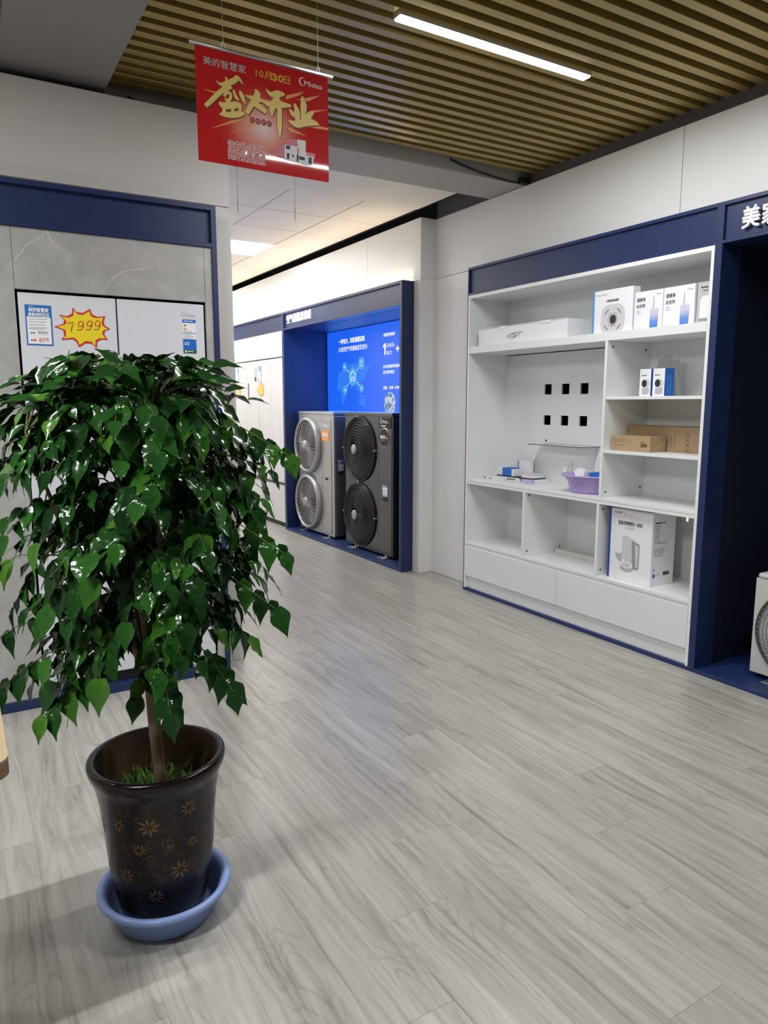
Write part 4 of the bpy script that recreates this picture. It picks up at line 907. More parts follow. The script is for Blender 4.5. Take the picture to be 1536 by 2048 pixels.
def irrigator(y1, y0, label, grp):
    t = carton('flosser_carton', label, y1, y0, 3.332, 3.45, zt, 2.028, paperwhite, group=grp); f = 3.3316
    text('lettering', '健康美', t, darkprint, 'X', y1 - .017, y1 - .074, 1.973, 1.995, f - .0004, bold=.012)
    text('lettering', '自信笑', t, darkprint, 'X', y1 - .017, y1 - .074, 1.940, 1.961, f - .0004, bold=.012)
    logo(t, greyprint, 'X', y1 - .148, y1 - .180, 1.999, 2.011, f - .0004)
    obj('print_lines', lines(B(), 'X', y1 - .018, y1 - .05, (1.925, 1.917, 1.909), f - .0004, .0025, 3), greyprint, t)
    obj('print_lines', lines(B(), 'X', y1 - .014, y1 - .07, (1.832,), f - .0004, .004, 4), lightgrey, t)
    obj('print_device', B().prism([(y1 - .108, 1.829), (y1 - .108, 1.922), (y1 - .112, 1.928), (y1 - .160, 1.928), (y1 - .165, 1.922), (y1 - .160, 1.829)], 'X', f - .0004, f), gradb, t)
    obj('print_nozzle', B().stroke([(y1 - .128, 1.928, .005), (y1 - .130, 1.96, .004), (y1 - .131, 1.985, .003), (y1 - .127, 1.993, .003)], 'X', f - .0004), greyprint, t)
    return t
irrigator(2.846, 2.657, 'white carton with blue water flosser, beside the scale carton', 'water flosser cartons')
irrigator(2.654, 2.463, 'white carton with blue water flosser, next to the grey lamp carton', 'water flosser cartons')
t = carton('lamp_carton', 'pale grey carton with a white cylinder printed on it, at the shelf end', 2.457, 2.362, 3.345, 3.44, zt, 2.030, mat('carton_pale_grey', srgb(196, 194, 198), .4))
f = 3.3446
obj('print_cylinder', B().prism([(2.438, 1.85), (2.438, 1.94), (2.43, 1.957), (2.40, 1.962), (2.375, 1.957), (2.368, 1.94), (2.368, 1.85)], 'X', f - .0004, f), white, t)
obj('print_foot', B().prism([(2.444, 1.835), (2.444, 1.848), (2.366, 1.848), (2.366, 1.835)], 'X', f - .0004, f), greyprint, t)
obj('print_lines', lines(lines(B(), 'X', 2.437, 2.38, (2.000,), f - .0004, .007, 3), 'X', 2.425, 2.39, (1.985,), f - .0004, .004, 5), darkprint, t)

# ---- camera boxes and bag on the right middle shelf
zt = 1.4575
def cambox(y1, y0, label):
    t = carton('camera_carton', label, y1, y0, 3.380, 3.455, zt, 1.609, paperwhite, group='security camera cartons'); f = 3.3796
    obj('side_sleeve', B().box(3.3815, 3.4555, y0 - .0008, y0 + .001, zt, 1.6095), blue, t)
    obj('edge_band', B().box(3.3790, 3.3815, y0 - .0008, y0 + .002, zt, 1.6095), navyprint, t)
    obj('print_shadow', B().prism([(y1 - .018, 1.470), (y1 - .020, 1.503), (y1 - .068, 1.503), (y1 - .068, 1.472), (y1 - .045, 1.466)], 'X', f - .0003, f), midgrey, t)
    obj('print_head', disc(B(), 'X', y1 - .046, 1.527, .024, .026, f - .0006), lightgrey, t)
    obj('print_lens', disc(B(), 'X', y1 - .034, 1.529, .018, .021, f - .0009), darkprint, t)
    obj('print_lines', lines(B(), 'X', y1 - .012, y1 - .066, (1.571,), f - .0004, .005, 7), darkprint, t)
    obj('print_lines', B().stroke([(y1 - .012, 1.594, .0012), (y1 - .018, 1.598, .0012), (y1 - .022, 1.592, .0012), (y1 - .014, 1.588, .0012)], 'X', f - .0004), greyprint, t)
    b = B(); q = random.Random(4)
    for iz in range(4):
        for ix in range(2):
            xx = 3.403 + ix * .02; zz = 1.48 + iz * .026
            rect(b, 'Y', xx, xx + .006, zz + .010, zz + .017, y0 - .0014); rect(b, 'Y', xx - .002, xx + .009, zz, zz + .004, y0 - .0014)
    obj('print_icons', b, mat('print_sky', srgb(110, 175, 225)), t)
    return t
cambox(2.824, 2.744, 'white camera carton at the left of the pair under the plastic bag')
cambox(2.734, 2.652, 'white camera carton showing its blue icon-printed side')
t = thing('plastic_bag', 'crumpled clear plastic bag behind the camera cartons', 'bag', (3.53, 2.75, zt))
b = B(); q = random.Random(3); nu, nv = 26, 14; vs = []; fs = []
for i in range(nv):
    s_ = i / (nv - 1); zz = zt + .001 + s_ * .222
    for k in range(nu):
        a = 2 * math.pi * k / nu; w = .085 * (1 - .25 * s_) ; dpt = .045 * (1 - .75 * s_)
        jit = .010 * math.sin(3 * a + 5 * s_) + q.uniform(-.004, .004)
        top = (.012 * math.sin(2 * a * 1.5 + 1)) * s_
        vs.append((3.525 + (dpt + jit * .5) * math.cos(a), 2.748 + (w + jit) * math.sin(a), zz + (top if i == nv - 1 else 0)))
for i in range(nv - 1):
    for k in range(nu): fs.append((i * nu + k, i * nu + (k + 1) % nu, (i + 1) * nu + (k + 1) % nu, (i + 1) * nu + k))
obj('film', b.add(vs, fs), bagm, t)
# ---- brown cartons
zt = 1.1455
t = carton('brown_carton', 'small brown cardboard box with barcode in front of the larger one', 2.975, 2.700, 3.345, 3.478, zt, 1.232, kraft)
f = 3.3446
b = B(); q = random.Random(5); y = 2.765
while y > 2.722: w = q.uniform(.0008, .003); rect(b, 'X', y, y - w, 1.172, 1.192, f - .0004); y -= w + q.uniform(.0008, .002)
rect(b, 'X', 2.765, 2.742, 1.197, 1.201, f - .0004); obj('barcode', b, brownprint, t)
b = B()
for u in (2.945, 2.920, 2.895):
    for k in range(10): a = 2 * math.pi * k / 10; b.stroke([(u + .007 * math.cos(a), 1.204 + .008 * math.sin(a), .0012), (u + .007 * math.cos(a + .63), 1.204 + .008 * math.sin(a + .63), .0012)], 'X', f - .0004)
    rect(b, 'X', u + .004, u - .004, 1.176, 1.182, f - .0004)
obj('print_icons', b, brownprint, t)
obj('tape_end', B().tube([(3.40, 2.6985, 1.168), (3.43, 2.698, 1.180), (3.47, 2.697, 1.205)], .002, 5), kraft, t)
t = carton('brown_carton', 'larger printed brown cardboard box behind the small one', 2.985, 2.362, 3.490, 3.64, zt, 1.287, kraft)
f = 3.4896
b = B()
for u in (2.84, 2.81, 2.78, 2.72, 2.70, 2.68, 2.655):
    lines(b, 'X', u, u - .012, [1.255 - .006 * k for k in range(3, 14)], f - .0004, .0018, int(u * 100))
obj('print_lines', b, brownprint, t)
b = B()
for z in (1.252, 1.226, 1.198, 1.168):
    b.stroke([(2.585, z, .001), (2.555, z, .001), (2.555, z - .022, .001), (2.585, z - .022, .001), (2.585, z, .001)], 'X', f - .0004); disc(b, 'X', 2.566, z - .011, .005, .005, f - .0005, n=10)
obj('print_icons', b, brownprint, t)
# ---- pet feeder carton
zt = .3815
t = carton('pet_feeder_carton', 'big white carton with a pet feeder picture in lower right bay', 2.962, 2.650, 3.345, 3.545, zt, .806, paperwhite, bevel=.002)
f = 3.3446
obj('spine', B().box(3.3435, 3.5455, 2.948, 2.9628, zt, .8065), navyprint, t)
text('lettering', 'Midea 美的', t, darkprint, 'X', 2.926, 2.870, .776, .790, f - .0004, bold=.01); text('lettering', 'homepet', t, orange, 'X', 2.842, 2.790, .770, .780, f - .0004)
b = B().stroke([(2.851 + .007 * math.cos(R(a)), .779 + .009 * math.sin(R(a)), .003) for a in range(40, 340, 30)], 'X', f - .0004); obj('print_ring', b, orange, t)
text('lettering', '智能宠物喂饮一体机', t, darkprint, 'X', 2.893, 2.720, .712, .736, f - .0004, bold=.02)
text('lettering', 'F1S-AM', t, greyprint, 'X', 2.842, 2.782, .691, .703, f - .0004)
obj('print_body', B().prism([(2.858, .640), (2.850, .648), (2.825, .650), (2.79, .640), (2.735, .618), (2.731, .608), (2.733, .468), (2.745, .458), (2.775, .458), (2.80, .48), (2.858, .515)], 'X', f - .0004, f), lightgrey, t)
obj('print_body_shade', B().prism([(2.790, .628), (2.733, .610), (2.735, .470), (2.750, .460), (2.780, .462)], 'X', f - .0008, f - .0004), greyprint, t)
obj('print_body_shade', B().prism([(2.765, .610), (2.740, .602), (2.742, .476), (2.756, .470)], 'X', f - .0011, f - .0008), lightgrey, t)
b = B().prism([(2.904, .545), (2.904, .515), (2.862, .484), (2.858, .50), (2.858, .548), (2.88, .550)], 'X', f - .0006, f)
b.prism([(2.868, .475), (2.866, .448), (2.83, .436), (2.79, .440), (2.776, .455), (2.776, .480)], 'X', f - .0010, f); obj('print_bowl', b, midgrey, t)
b = disc(B(), 'X', 2.822, .478, .046, .020, f - .0014); disc(b, 'X', 2.882, .545, .02, .007, f - .0010); obj('print_bowl_rim', b, white, t)
obj('print_bowl_inside', disc(B(), 'X', 2.822, .478, .036, .014, f - .0018), lightgrey, t)
fy = 2.6496
text('lettering', '智能宠物喂饮一体机', t, darkprint, 'Y', 3.366, 3.452, .742, .752, fy - .0006, bold=.02)
b = lines(B(), 'Y', 3.366, 3.42, [.727 - .0145 * k for k in range(7)], fy - .0006, .0045, 2); lines(b, 'Y', 3.366, 3.515, (.628, .582), fy - .0006, .0045, 4); lines(b, 'Y', 3.366, 3.45, (.570, .555, .595), fy - .0006, .0045, 6)
obj('print_lines', b, greyprint, t)
b = B(); q = random.Random(8); x = 3.452
while x < 3.505: w = q.uniform(.001, .003); rect(b, 'Y', x, x + w, .438, .460, fy - .0006); x += w + q.uniform(.001, .002)
for k in range(3): a = R(90 + 120 * k); b.stroke([(3.373 + .008 * math.cos(a), .475 + .009 * math.sin(a), .004), (3.373 + .008 * math.cos(a + 1.3), .475 + .009 * math.sin(a + 1.3), .004)], 'Y', fy - .0006)
obj('barcode', b, darkprint, t)
obj('print', rect(B(), 'Y', 3.364, 3.384, .430, .452, fy - .0006), blue, t)
obj('print_lines', lines(B(), 'Y', 3.392, 3.43, (.447, .438), fy - .0006, .004, 5), lightgrey, t)
# ---- loose white boards in the middle lower bay
t = thing('loose_board', 'long white board lying at the back of the middle lower bay', 'board', (3.6, 3.33, .3815))
obj('plank', B().box(3.575, 3.595, 3.035, 3.640, .3815, .408).box(3.60, 3.685, 3.03, 3.60, .3815, .400), board, t, bevel=.001)
# ---- sockets
for nm, x, y, z, lab, g in (('a', 3.66, 3.636, .972, 'white wall socket behind the purple basin', False), ('b', 3.70, 2.715, .740, 'wall socket with red glow behind the pet feeder carton', True)):
    t = thing('wall_socket', lab, 'socket', (x, y, z))
    obj('plate', B().box(x - .008, x - .0002, y - .043, y + .043, z - .043, z + .043), white, t, bevel=.002)
    b = B()
    for u in (-.02, .015):
        for w in (-.018, .018): b.cyl((x - .0085, y + u, z + w), .003, .001, 8, 'X')
    obj('pin_holes', b, darkprint, t)
    if g: obj('indicator', B().box(x - .0095, x - .008, y - .036, y - .026, z - .012, z + .012), glowred, t)
    else: obj('plug', B().box(x - .045, x - .008, y - .035, y - .005, z - .03, z + .012), white, t, bevel=.004)

# ---- things on the counter
zt = .8605
t = carton('small_white_box', 'small white box lying in front of the others on the counter', 4.200, 4.075, 3.40, 3.465, zt, .880, paperwhite)
obj('print', lines(B(), 'X', 4.175, 4.12, (.867,), 3.3994, .006, 3), darkprint, t)
t = carton('thin_white_box', 'thin white box at the left end of the counter', 4.288, 4.212, 3.43, 3.50, zt, .874, paperwhite)
obj('print', lines(B(), 'X', 4.275, 4.225, (.864,), 3.4294, .006, 3), darkprint, t)
t = carton('flat_white_box', 'flat white box with dark lettering under the black tablet', 4.205, 3.935, 3.475, 3.63, zt, .882, paperwhite)
obj('print', lines(B(), 'X', 4.06, 3.95, (.866,), 3.4744, .009, 5), darkprint, t)
t = carton('flat_white_box', 'flat white box with dark lettering beside the lilac tape', 3.930, 3.800, 3.50, 3.63, zt, .882, paperwhite)
obj('print', lines(B(), 'X', 3.92, 3.84, (.867,), 3.4994, .008, 6), darkprint, t)
t = thing('black_tablet', 'thin black tablet lying on the flat white boxes', 'tablet', (3.55, 3.98, .8825))
obj('body', B().box(3.485, 3.62, 3.80, 4.19, .8825, .889), blackm, t, bevel=.002)
t = thing('blue_sleeve_box', 'small white box with wide blue sleeve on the black tablet', 'box', (3.52, 4.12, .8895))
obj('carton', B().box(3.495, 3.575, 4.132, 4.235 - .05, .8895, .945), paperwhite, t, bevel=.001)
obj('sleeve', B().box(3.493, 3.577, 4.035, 4.132, .8895, .947), blue, t, bevel=.001)
obj('end', B().box(3.497, 3.573, 4.010, 4.035, .8895, .940), paperwhite, t, bevel=.001)
obj('print', lines(B(), 'X', 4.17, 4.15, (.915,), 3.4945, .004, 3), darkprint, t)
t = carton('tall_white_box', 'upright white box with dark blue edge at the counter back', 4.060, 3.935, 3.585, 3.618, .8895, 1.0, paperwhite)
obj('spine', B().box(3.5845, 3.6185, 4.060, 4.066, .8895, 1.0), navyprint, t)
obj('print', lines(B(), 'X', 4.05, 4.04, (.985, .978), 3.5844, .004, 3), darkprint, t)
t = carton('grey_white_box', 'low white box stack at the right end of the black tablet', 3.930, 3.812, 3.50, 3.60, .8895, .907, paperwhite)
t2 = carton('slim_white_box', 'slim white box on top of the low stack by the tape', 3.925, 3.815, 3.51, 3.59, .9075, .920, lightgrey)
t = thing('tape_roll', 'lilac tape roll lying flat on the white counter', 'tape', (3.46, 3.80, zt))
obj('roll', B().lathe([(.026, 0), (.042, 0), (.042, .024), (.026, .024), (.026, 0)], (3.46, 3.81, zt), 28, cap=False), lilac, t, smooth=False)
obj('tail', B().tube([(3.42, 3.80, zt + .003), (3.41, 3.78, zt + .003), (3.43, 3.73, zt + .003)], .003, 6), lilac, t)
t = thing('charging_cable', 'thin white cord lying on the counter beside the tape', 'cord', (3.55, 3.65, zt))
obj('wire', B().tube([(3.56, 3.78, zt + .002), (3.55, 3.72, zt + .002), (3.575, 3.66, zt + .002), (3.565, 3.58, zt + .002), (3.585, 3.52, zt + .002), (3.61, 3.46, zt + .002)], .002, 5), whitecable, t, smooth=True)
# purple basin
bc = (3.463, 3.222, zt)
t = thing('purple_basin', 'purple plastic basin holding small cartons on the counter', 'basin', bc)
obj('bowl', B().lathe([(.0, .001), (.130, .0), (.138, .012), (.150, .06), (.152, .064), (.166, .092), (.186, .104), (.194, .104), (.197, .110), (.190, .115), (.178, .112), (.164, .098), (.148, .062), (.134, .014), (.0, .010)], bc, 48, cap=False), purple, t, smooth=True)
def tilted(name, label, loc, rot, size, m, cat='box', extra=None):
    t = thing(name, label, cat, loc); t.rotation_euler = rot; sx, sy, sz = size
    obj('carton', B().box(-sx / 2, sx / 2, -sy / 2, sy / 2, 0, sz), m, t, local=True, bevel=.001)
    if extra: extra(t, sx, sy, sz)
    return t
def pr1(t, sx, sy, sz): obj('print', B().box(-sx / 2 - .0006, -sx / 2, -sy / 2 + .01, sy / 2 - .035, .02, .045), greyprint, t, local=True)
tilted('white_carton', 'white carton with grey print tilted in the purple basin', (3.40, 3.262, zt + .045), (R(8), R(12), R(-10)), (.06, .085, .10), paperwhite, extra=pr1)
tilted('white_carton', 'small white carton lying against the basin wall', (3.47, 3.315, zt + .068), (R(-20), R(10), R(20)), (.05, .06, .07), paperwhite)
def pr2(t, sx, sy, sz): obj('lid', B().box(-sx / 2 - .001, sx / 2 + .001, -sy / 2 - .001, sy / 2 + .001, sz - .025, sz + .001), white, t, local=True)
tilted('blue_carton', 'blue and white carton in the basin beside the divider', (3.42, 3.150, zt + .045), (R(-8), R(15), R(15)), (.05, .07, .085), blue)
tilted('pale_carton', 'pale carton standing behind the tilted cartons in the basin', (3.50, 3.20, zt + .015), (R(5), R(0), R(30)), (.05, .06, .11), lightgrey)

# ---- white outdoor unit in the dark right bay
X0 = 3.45
t = thing('outdoor_unit', 'white single-fan outdoor unit standing in the dark navy bay', 'air conditioner', (3.6, 1.66, .0215))
obj('casing', B().box(X0 + .004, X0 + .30, 1.24, 2.083, .050, .545), acwhite, t, bevel=.006)
obj('front_panel', front_plate(1.24, 2.086, .052, .545, X0, X0 + .010, [(1.835, .292, .222)]), acwhite, t)
obj('top_cover', B().box(X0 - .006, X0 + .306, 1.234, 2.078, .545, .572), acwhite, t, bevel=.012, seg=3)
fan_back(t, X0 + .01, 1.835, .292, .22)
obj('guard_rim', B().tube(ring_pts(X0 - .008, 1.835, .292, .228), .007, 6, closed=True), mat('guard_dark_grey', srgb(70, 70, 72), .4), t, smooth=True)
b = B()
for k in range(54):
    a0 = 2 * math.pi * k / 54; b.tube([(X0 - .012 - .03 * (1 - s_ ** 2), 1.835 + (.04 + .186 * s_) * math.cos(a0 + .5 * s_), .292 + (.04 + .186 * s_) * math.sin(a0 + .5 * s_)) for s_ in (0, .25, .5, .75, 1)], .0016, 4, cap=False)
for k in range(8): r_ = .06 + k * .021; b.tube(ring_pts(X0 - .014 - .03 * (1 - (r_ / .226) ** 2), 1.835, .292, r_, 40), .002, 4, closed=True)
obj('guard_wires', b, mat('guard_wire_mid', srgb(96, 96, 98), .4, .3), t, kind='stuff')
for y in (1.42, 1.97): obj('foot', B().box(X0 - .04, X0 + .05, y - .03, y + .03, .0215, .028).box(X0, X0 + .28, y - .012, y + .012, .028, .050), alu, t, bevel=.001)

# ================================================================ HANGING BANNER
by = 2.6
t = thing('hanging_banner', 'red hanging promotion banner with gold brush characters', 'banner', (1.057, by, 2.44))
nx, nz = 24, 16; vs = []; fs = []
for j in range(nz + 1):
    for i in range(nx + 1): vs.append((.8045 + .5025 * i / nx, by, 2.2525 + .371 * j / nz))
n0 = len(vs); vs += [(x, y + .0012, z) for x, y, z in vs]
for j in range(nz):
    for i in range(nx): a = j * (nx + 1) + i; fs.append((a, a + 1, a + nx + 2, a + nx + 1)); fs.append((a + n0, a + n0 + nx + 1, a + n0 + nx + 2, a + n0 + 1))
for i in range(nx): fs.append((i, i + n0, i + 1 + n0, i + 1)); k = nz * (nx + 1) + i; fs.append((k, k + 1, k + 1 + n0, k + n0))
for j in range(nz): k = j * (nx + 1); fs.append((k, k + nx + 1, k + nx + 1 + n0, k + n0)); k += nx; fs.append((k, k + n0, k + nx + 1 + n0, k + nx + 1))
obj('sheet', B().add(vs, fs), bannerm, t)
obj('rod', B().tube([(.786, by, 2.6275), (1.326, by, 2.6275)], .0065, 10), alu, t, smooth=True)
for x in (.905, 1.267):
    obj('string', B().tube([(x, by, 2.634), (x - .001, by, 2.92)], .0009, 4), threadm, t)
    obj('hook', B().tube([(x - .006, by, 2.630), (x - .004, by, 2.645), (x, by, 2.655), (x + .004, by, 2.645), (x + .006, by, 2.630)], .0018, 5), white, t, smooth=True)
f = by - .0008
for i, s_ in enumerate(RAYS): obj('print_ray', B().prism(s_, 'Y', f + .0001 - i * .00002, f + .0004), rayy, t)
text('lettering', '美的智慧家', t, lightgrey, 'Y', .832, .985, 2.566, 2.593, f, bold=.005)
text('lettering', '10月', t, datey, 'Y', 1.022, 1.083, 2.566, 2.592, f, bold=.01); text('lettering', '30', t, datey, 'Y', 1.085, 1.127, 2.567, 2.590, f, bold=.05); text('lettering', '日', t, datey, 'Y', 1.130, 1.152, 2.566, 2.592, f, bold=.01)
logo(t, white, 'Y', 1.190, 1.282, 2.572, 2.602, f)
b = B()
for s_ in BRUSH: b.stroke([(x + .0015, z - .002, w * 1.12 + .002) for x, z, w in s_], 'Y', f - .0003 - len(b.v) * 2e-7, soft=True)
obj('brush_shadow', b, goldshadow, t)
for ids in ((0, 11), (11, 14), (14, 18), (18, 23)):
    b = B()
    for s_ in BRUSH[ids[0]:ids[1]]: b.stroke(s_, 'Y', f - .0012 - len(b.v) * 6e-7, soft=True)
    obj('brush_character', b, gold, t)
b = B()
for x, z in DOTS: disc(b, 'Y', x, z, .0095, .0105, f - .0005)
obj('print_discs', b, mat('print_brick', srgb(180, 60, 50)), t)
b = B()
for x, z in DOTS: lines(b, 'Y', x - .005, x + .005, (z - .003, z + .001), f - .0010, .002, 3)
obj('print_lines', b, lightgrey, t)
for s_, z0, z1 in (('没有什么活动', 2.304, 2.336), ('比开业更便宜', 2.2735, 2.3055)):
    for k in range(8):
        dx, dz = .0019 * math.cos(k * math.pi / 4), .0019 * math.sin(k * math.pi / 4)
        text('lettering_outline', s_, t, white, 'Y', .912 + dx, 1.050 + dx, z0 + dz, z1 + dz, f - .0002 - k * .00001, bold=.012)
    text('lettering', s_, t, red, 'Y', .912, 1.050, z0, z1, f - .0008, bold=.012)
b = B().prism(GIFT_WHITE, 'Y', f - .0003, f); obj('print_appliances', b, white, t)
b = B()
for s_ in GIFT_PINK: b.prism(s_, 'Y', f - .0007, f - .0003)
obj('print_panels', b, pinkp, t)
b = B()
for s_ in GIFT_DARK: b.prism(s_, 'Y', f - .0011, f - .0007)
obj('print_appliance_doors', b, mat('print_plum', srgb(60, 45, 90)), t)

# threads hanging from the beam behind the banner
for x, z, lab in ((1.485, 2.487, 'thin thread hanging behind the banner, close to the left wall end'), (1.836, 2.495, 'thin thread hanging behind the banner, further along the beam')):
    t = thing('hanging_thread', lab, 'thread', (x, 4.1, 2.861))
    obj('thread', B().tube([(x, 4.1, z), (x, 4.1, 2.861)], .0012, 4), threadm, t)
    obj('weight', B().tube([(x, 4.1, z), (x, 4.1, z + .06)], .0024, 5), greyprint, t)
    obj('hook', B().tube([(x - .008, 4.1, z - .012), (x, 4.1, z - .002), (x + .008, 4.1, z - .012), (x, 4.1, z - .018)], .0016, 5, closed=True), white, t)
t = thing('black_cable', 'black cable sagging across the beam into the corner above the wall', 'cable', (3.0, 3.87, 2.9))
obj('cord', B().tube([(2.80, 3.885, 2.925), (2.90, 3.882, 2.905), (3.02, 3.875, 2.882), (3.16, 3.868, 2.868), (3.28, 3.872, 2.862), (3.40, 3.885, 2.868)], .006, 8), blackcable, t, smooth=True)
obj('plug', B().box(3.36, 3.43, 3.850, 3.892, 2.860, 2.90), rubber, t, bevel=.006)
t = thing('black_cable', 'short black cable under the slats behind the banner edge', 'cable', (1.1, 3.88, 2.87))
obj('cord', B().tube([(.86, 3.885, 2.90), (.93, 3.880, 2.874), (1.05, 3.878, 2.878), (1.18, 3.878, 2.885), (1.30, 3.882, 2.905), (1.36, 3.885, 2.925)], .005, 8), blackcable, t, smooth=True)

# ================================================================ BLUE BASIN AND POTTED TREE
bc = (.419, 1.908, 0)
t = thing('blue_basin', 'shallow light blue plastic basin under the dark flowerpot', 'basin', bc)
obj('bowl', B().lathe([(0, .0005), (.130, .0), (.136, .006), (.152, .066), (.155, .070), (.160, .074), (.176, .076), (.181, .082), (.181, .090), (.174, .096), (.164, .094), (.156, .084), (.148, .066), (.134, .012), (0, .008)], bc, 64, cap=False), bluebasin, t, smooth=True)

px, py = .42, 1.935
tree = thing('potted_tree', 'bushy green tree with drooping glossy leaves in dark flowered pot', 'potted plant', (px, py, .009))
PR = [(.0, .010), (.108, .010), (.116, .016), (.127, .06), (.137, .12), (.144, .19), (.150, .27), (.157, .34), (.166, .395), (.173, .415), (.176, .420), (.182, .435), (.185, .448), (.183, .458), (.174, .462), (.165, .458), (.161, .445), (.157, .40), (.150, .33), (.148, .30)]
pot = obj('pot', B().lathe(PR[:16], (px, py, 0), 72, cap=False), potm, tree, smooth=True)
obj('pot_inside', B().lathe(PR[15:], (px, py, 0), 48, cap=False), potin, tree, smooth=True)
def rad(z):
    q = PR[1:13]
    for (r0, z0), (r1, z1) in zip(q, q[1:]):
        if z0 <= z <= z1: return r0 + (r1 - r0) * (z - z0) / (z1 - z0 + 1e-9)
    return .15
az = math.atan2(-py, -px)
def onpot(u, z, w): # u in metres around the pot from the camera-facing line
    r = rad(z) + .0006; a = az + u / r; return Vector((px + r * math.cos(a), py + r * math.sin(a), z))
def potstroke(b, pts):
    m = len(pts); Ls = []; Rs = []
    for i in range(m):
        a0, a1 = pts[max(i - 1, 0)], pts[min(i + 1, m - 1)]; tx, tz = a1[0] - a0[0], a1[1] - a0[1]; l = math.hypot(tx, tz) or 1; w = pts[i][2] / 2
        Ls.append(onpot(pts[i][0] - tz / l * w, pts[i][1] + tx / l * w, 0)); Rs.append(onpot(pts[i][0] + tz / l * w, pts[i][1] - tx / l * w, 0))
    b.add(Ls + Rs, [(i, i + 1, m + i + 1, m + i) for i in range(m - 1)])
bs = B(); q = random.Random(12)
def flower(u, z, s_, n=8):
    bf = B()
    for k in range(n):
        a = 2 * math.pi * k / n + .2
        potstroke(bf, [(u + s_ * .25 * math.cos(a), z + s_ * .25 * math.sin(a), s_ * .10), (u + s_ * .55 * math.cos(a), z + s_ * .55 * math.sin(a), s_ * .30), (u + s_ * .75 * math.cos(a), z + s_ * .75 * math.sin(a), s_ * .20), (u + s_ * math.cos(a), z + s_ * math.sin(a), s_ * .02)])
    obj('painted_flower', bf, potgold2, tree)
for u, z, s_ in ((-.030, .330, .030), (.075, .362, .027), (.045, .185, .030), (-.058, .262, .020), (.085, .255, .018), (-.10, .18, .024), (-.02, .12, .022), (.11, .14, .02), (.02, .26, .012), (-.115, .33, .022), (.17, .33, .026), (.20, .2, .028), (-.2, .3, .028), (-.19, .16, .026), (.30, .3, .028), (.30, .15, .026), (-.32, .28, .028), (-.31, .13, .026), (.43, .26, .028), (-.43, .2, .026)): flower(u, z, s_)
for k in range(150):
    u = q.uniform(-.46, .46); z = q.uniform(.06, .385); r_ = q.uniform(.008, .016); a0 = q.uniform(0, 6.28); sg = q.choice((-1, 1)); pts = []
    for i in range(14): s_ = i / 13; rr_ = r_ * (.25 + .9 * s_ * s_ + .2 * s_); a = a0 + sg * 5.4 * s_; pts.append((u + rr_ * math.cos(a), min(.40, max(.02, z + rr_ * math.sin(a))), .0011 + .0006 * math.sin(math.pi * s_)))
    potstroke(bs, pts)
for k in range(46):
    u = q.uniform(-.46, .46); z = q.uniform(.07, .38); a = q.uniform(0, 6.28); l = .022
    for sg in (-1, 1): potstroke(bs, [(u + l * s_ * math.cos(a) - sg * .006 * math.sin(math.pi * s_) * math.sin(a), min(.40, max(.02, z + l * s_ * math.sin(a) + sg * .006 * math.sin(math.pi * s_) * math.cos(a))), .0012) for s_ in (0, .2, .4, .6, .8, 1)])
obj('painted_scrolls', bs, potgold, tree, kind='stuff')
# soil and moss
vs = []; fs = []; q = random.Random(2); nr, na = 10, 40
for i in range(nr + 1):
    for k in range(na):
        a = 2 * math.pi * k / na; r_ = .1515 * i / nr; vs.append((px + r_ * math.cos(a), py + r_ * math.sin(a), .345 + (q.uniform(-.006, .006) if 0 < i < nr else 0)))
for i in range(nr):
    for k in range(na): fs.append((i * na + k, i * na + (k + 1) % na, (i + 1) * na + (k + 1) % na, (i + 1) * na + k))
obj('soil', B().add(vs, fs), soilm, tree, smooth=True, kind='stuff')
b = B()
for k in range(520):
    a = q.uniform(0, 6.28); r_ = .135 * math.sqrt(q.uniform(.02, 1)); x, y = px + r_ * math.cos(a), py + r_ * math.sin(a)
    h = q.uniform(.008, .030); d_ = q.uniform(0, 6.28); w = q.uniform(.003, .009)
    b.add([(x - w * math.sin(d_), y + w * math.cos(d_), .343), (x + w * math.sin(d_), y - w * math.cos(d_), .343), (x + h * .5 * math.cos(d_), y + h * .5 * math.sin(d_), .345 + h)], [(0, 1, 2)])
obj('moss', b, mossm, tree, kind='stuff')
# trunk and main branches
trunk = [(px + .006, py + .004, .335), (px + .004, py + .002, .42), (px - .002, py, .52), (px - .006, py, .62), (px - .004, py, .70), (px - .002, py, .745)]
obj('trunk', B().tube(trunk, [.0175, .0165, .0165, .0165, .020, .018], 14), barkm, tree, smooth=True)
E3 = Vector((.8588, -.5123, 0)); G3 = Vector((.5123, .8588, 0)); UP = Vector((0, 0, 1)); CT = Vector((px, py, 0))
PROF = [(.60, .10, .06), (.66, .24, .16), (.72, .32, .24), (.82, .36, .29), (.93, .38, .33), (1.05, .40, .35), (1.2, .41, .36), (1.32, .42, .35), (1.40, .41, .33), (1.47, .40, .30), (1.52, .37, .26), (1.56, .26, .17)]
def prof(z):
    if z <= PROF[0][0]: return PROF[0][1:]
    for a, b_ in zip(PROF, PROF[1:]):
        if a[0] <= z <= b_[0]:
            s_ = (z - a[0]) / (b_[0] - a[0]); return (a[1] + (b_[1] - a[1]) * s_, a[2] + (b_[2] - a[2]) * s_)
    return PROF[-1][1:]
q = random.Random(21); mains = []
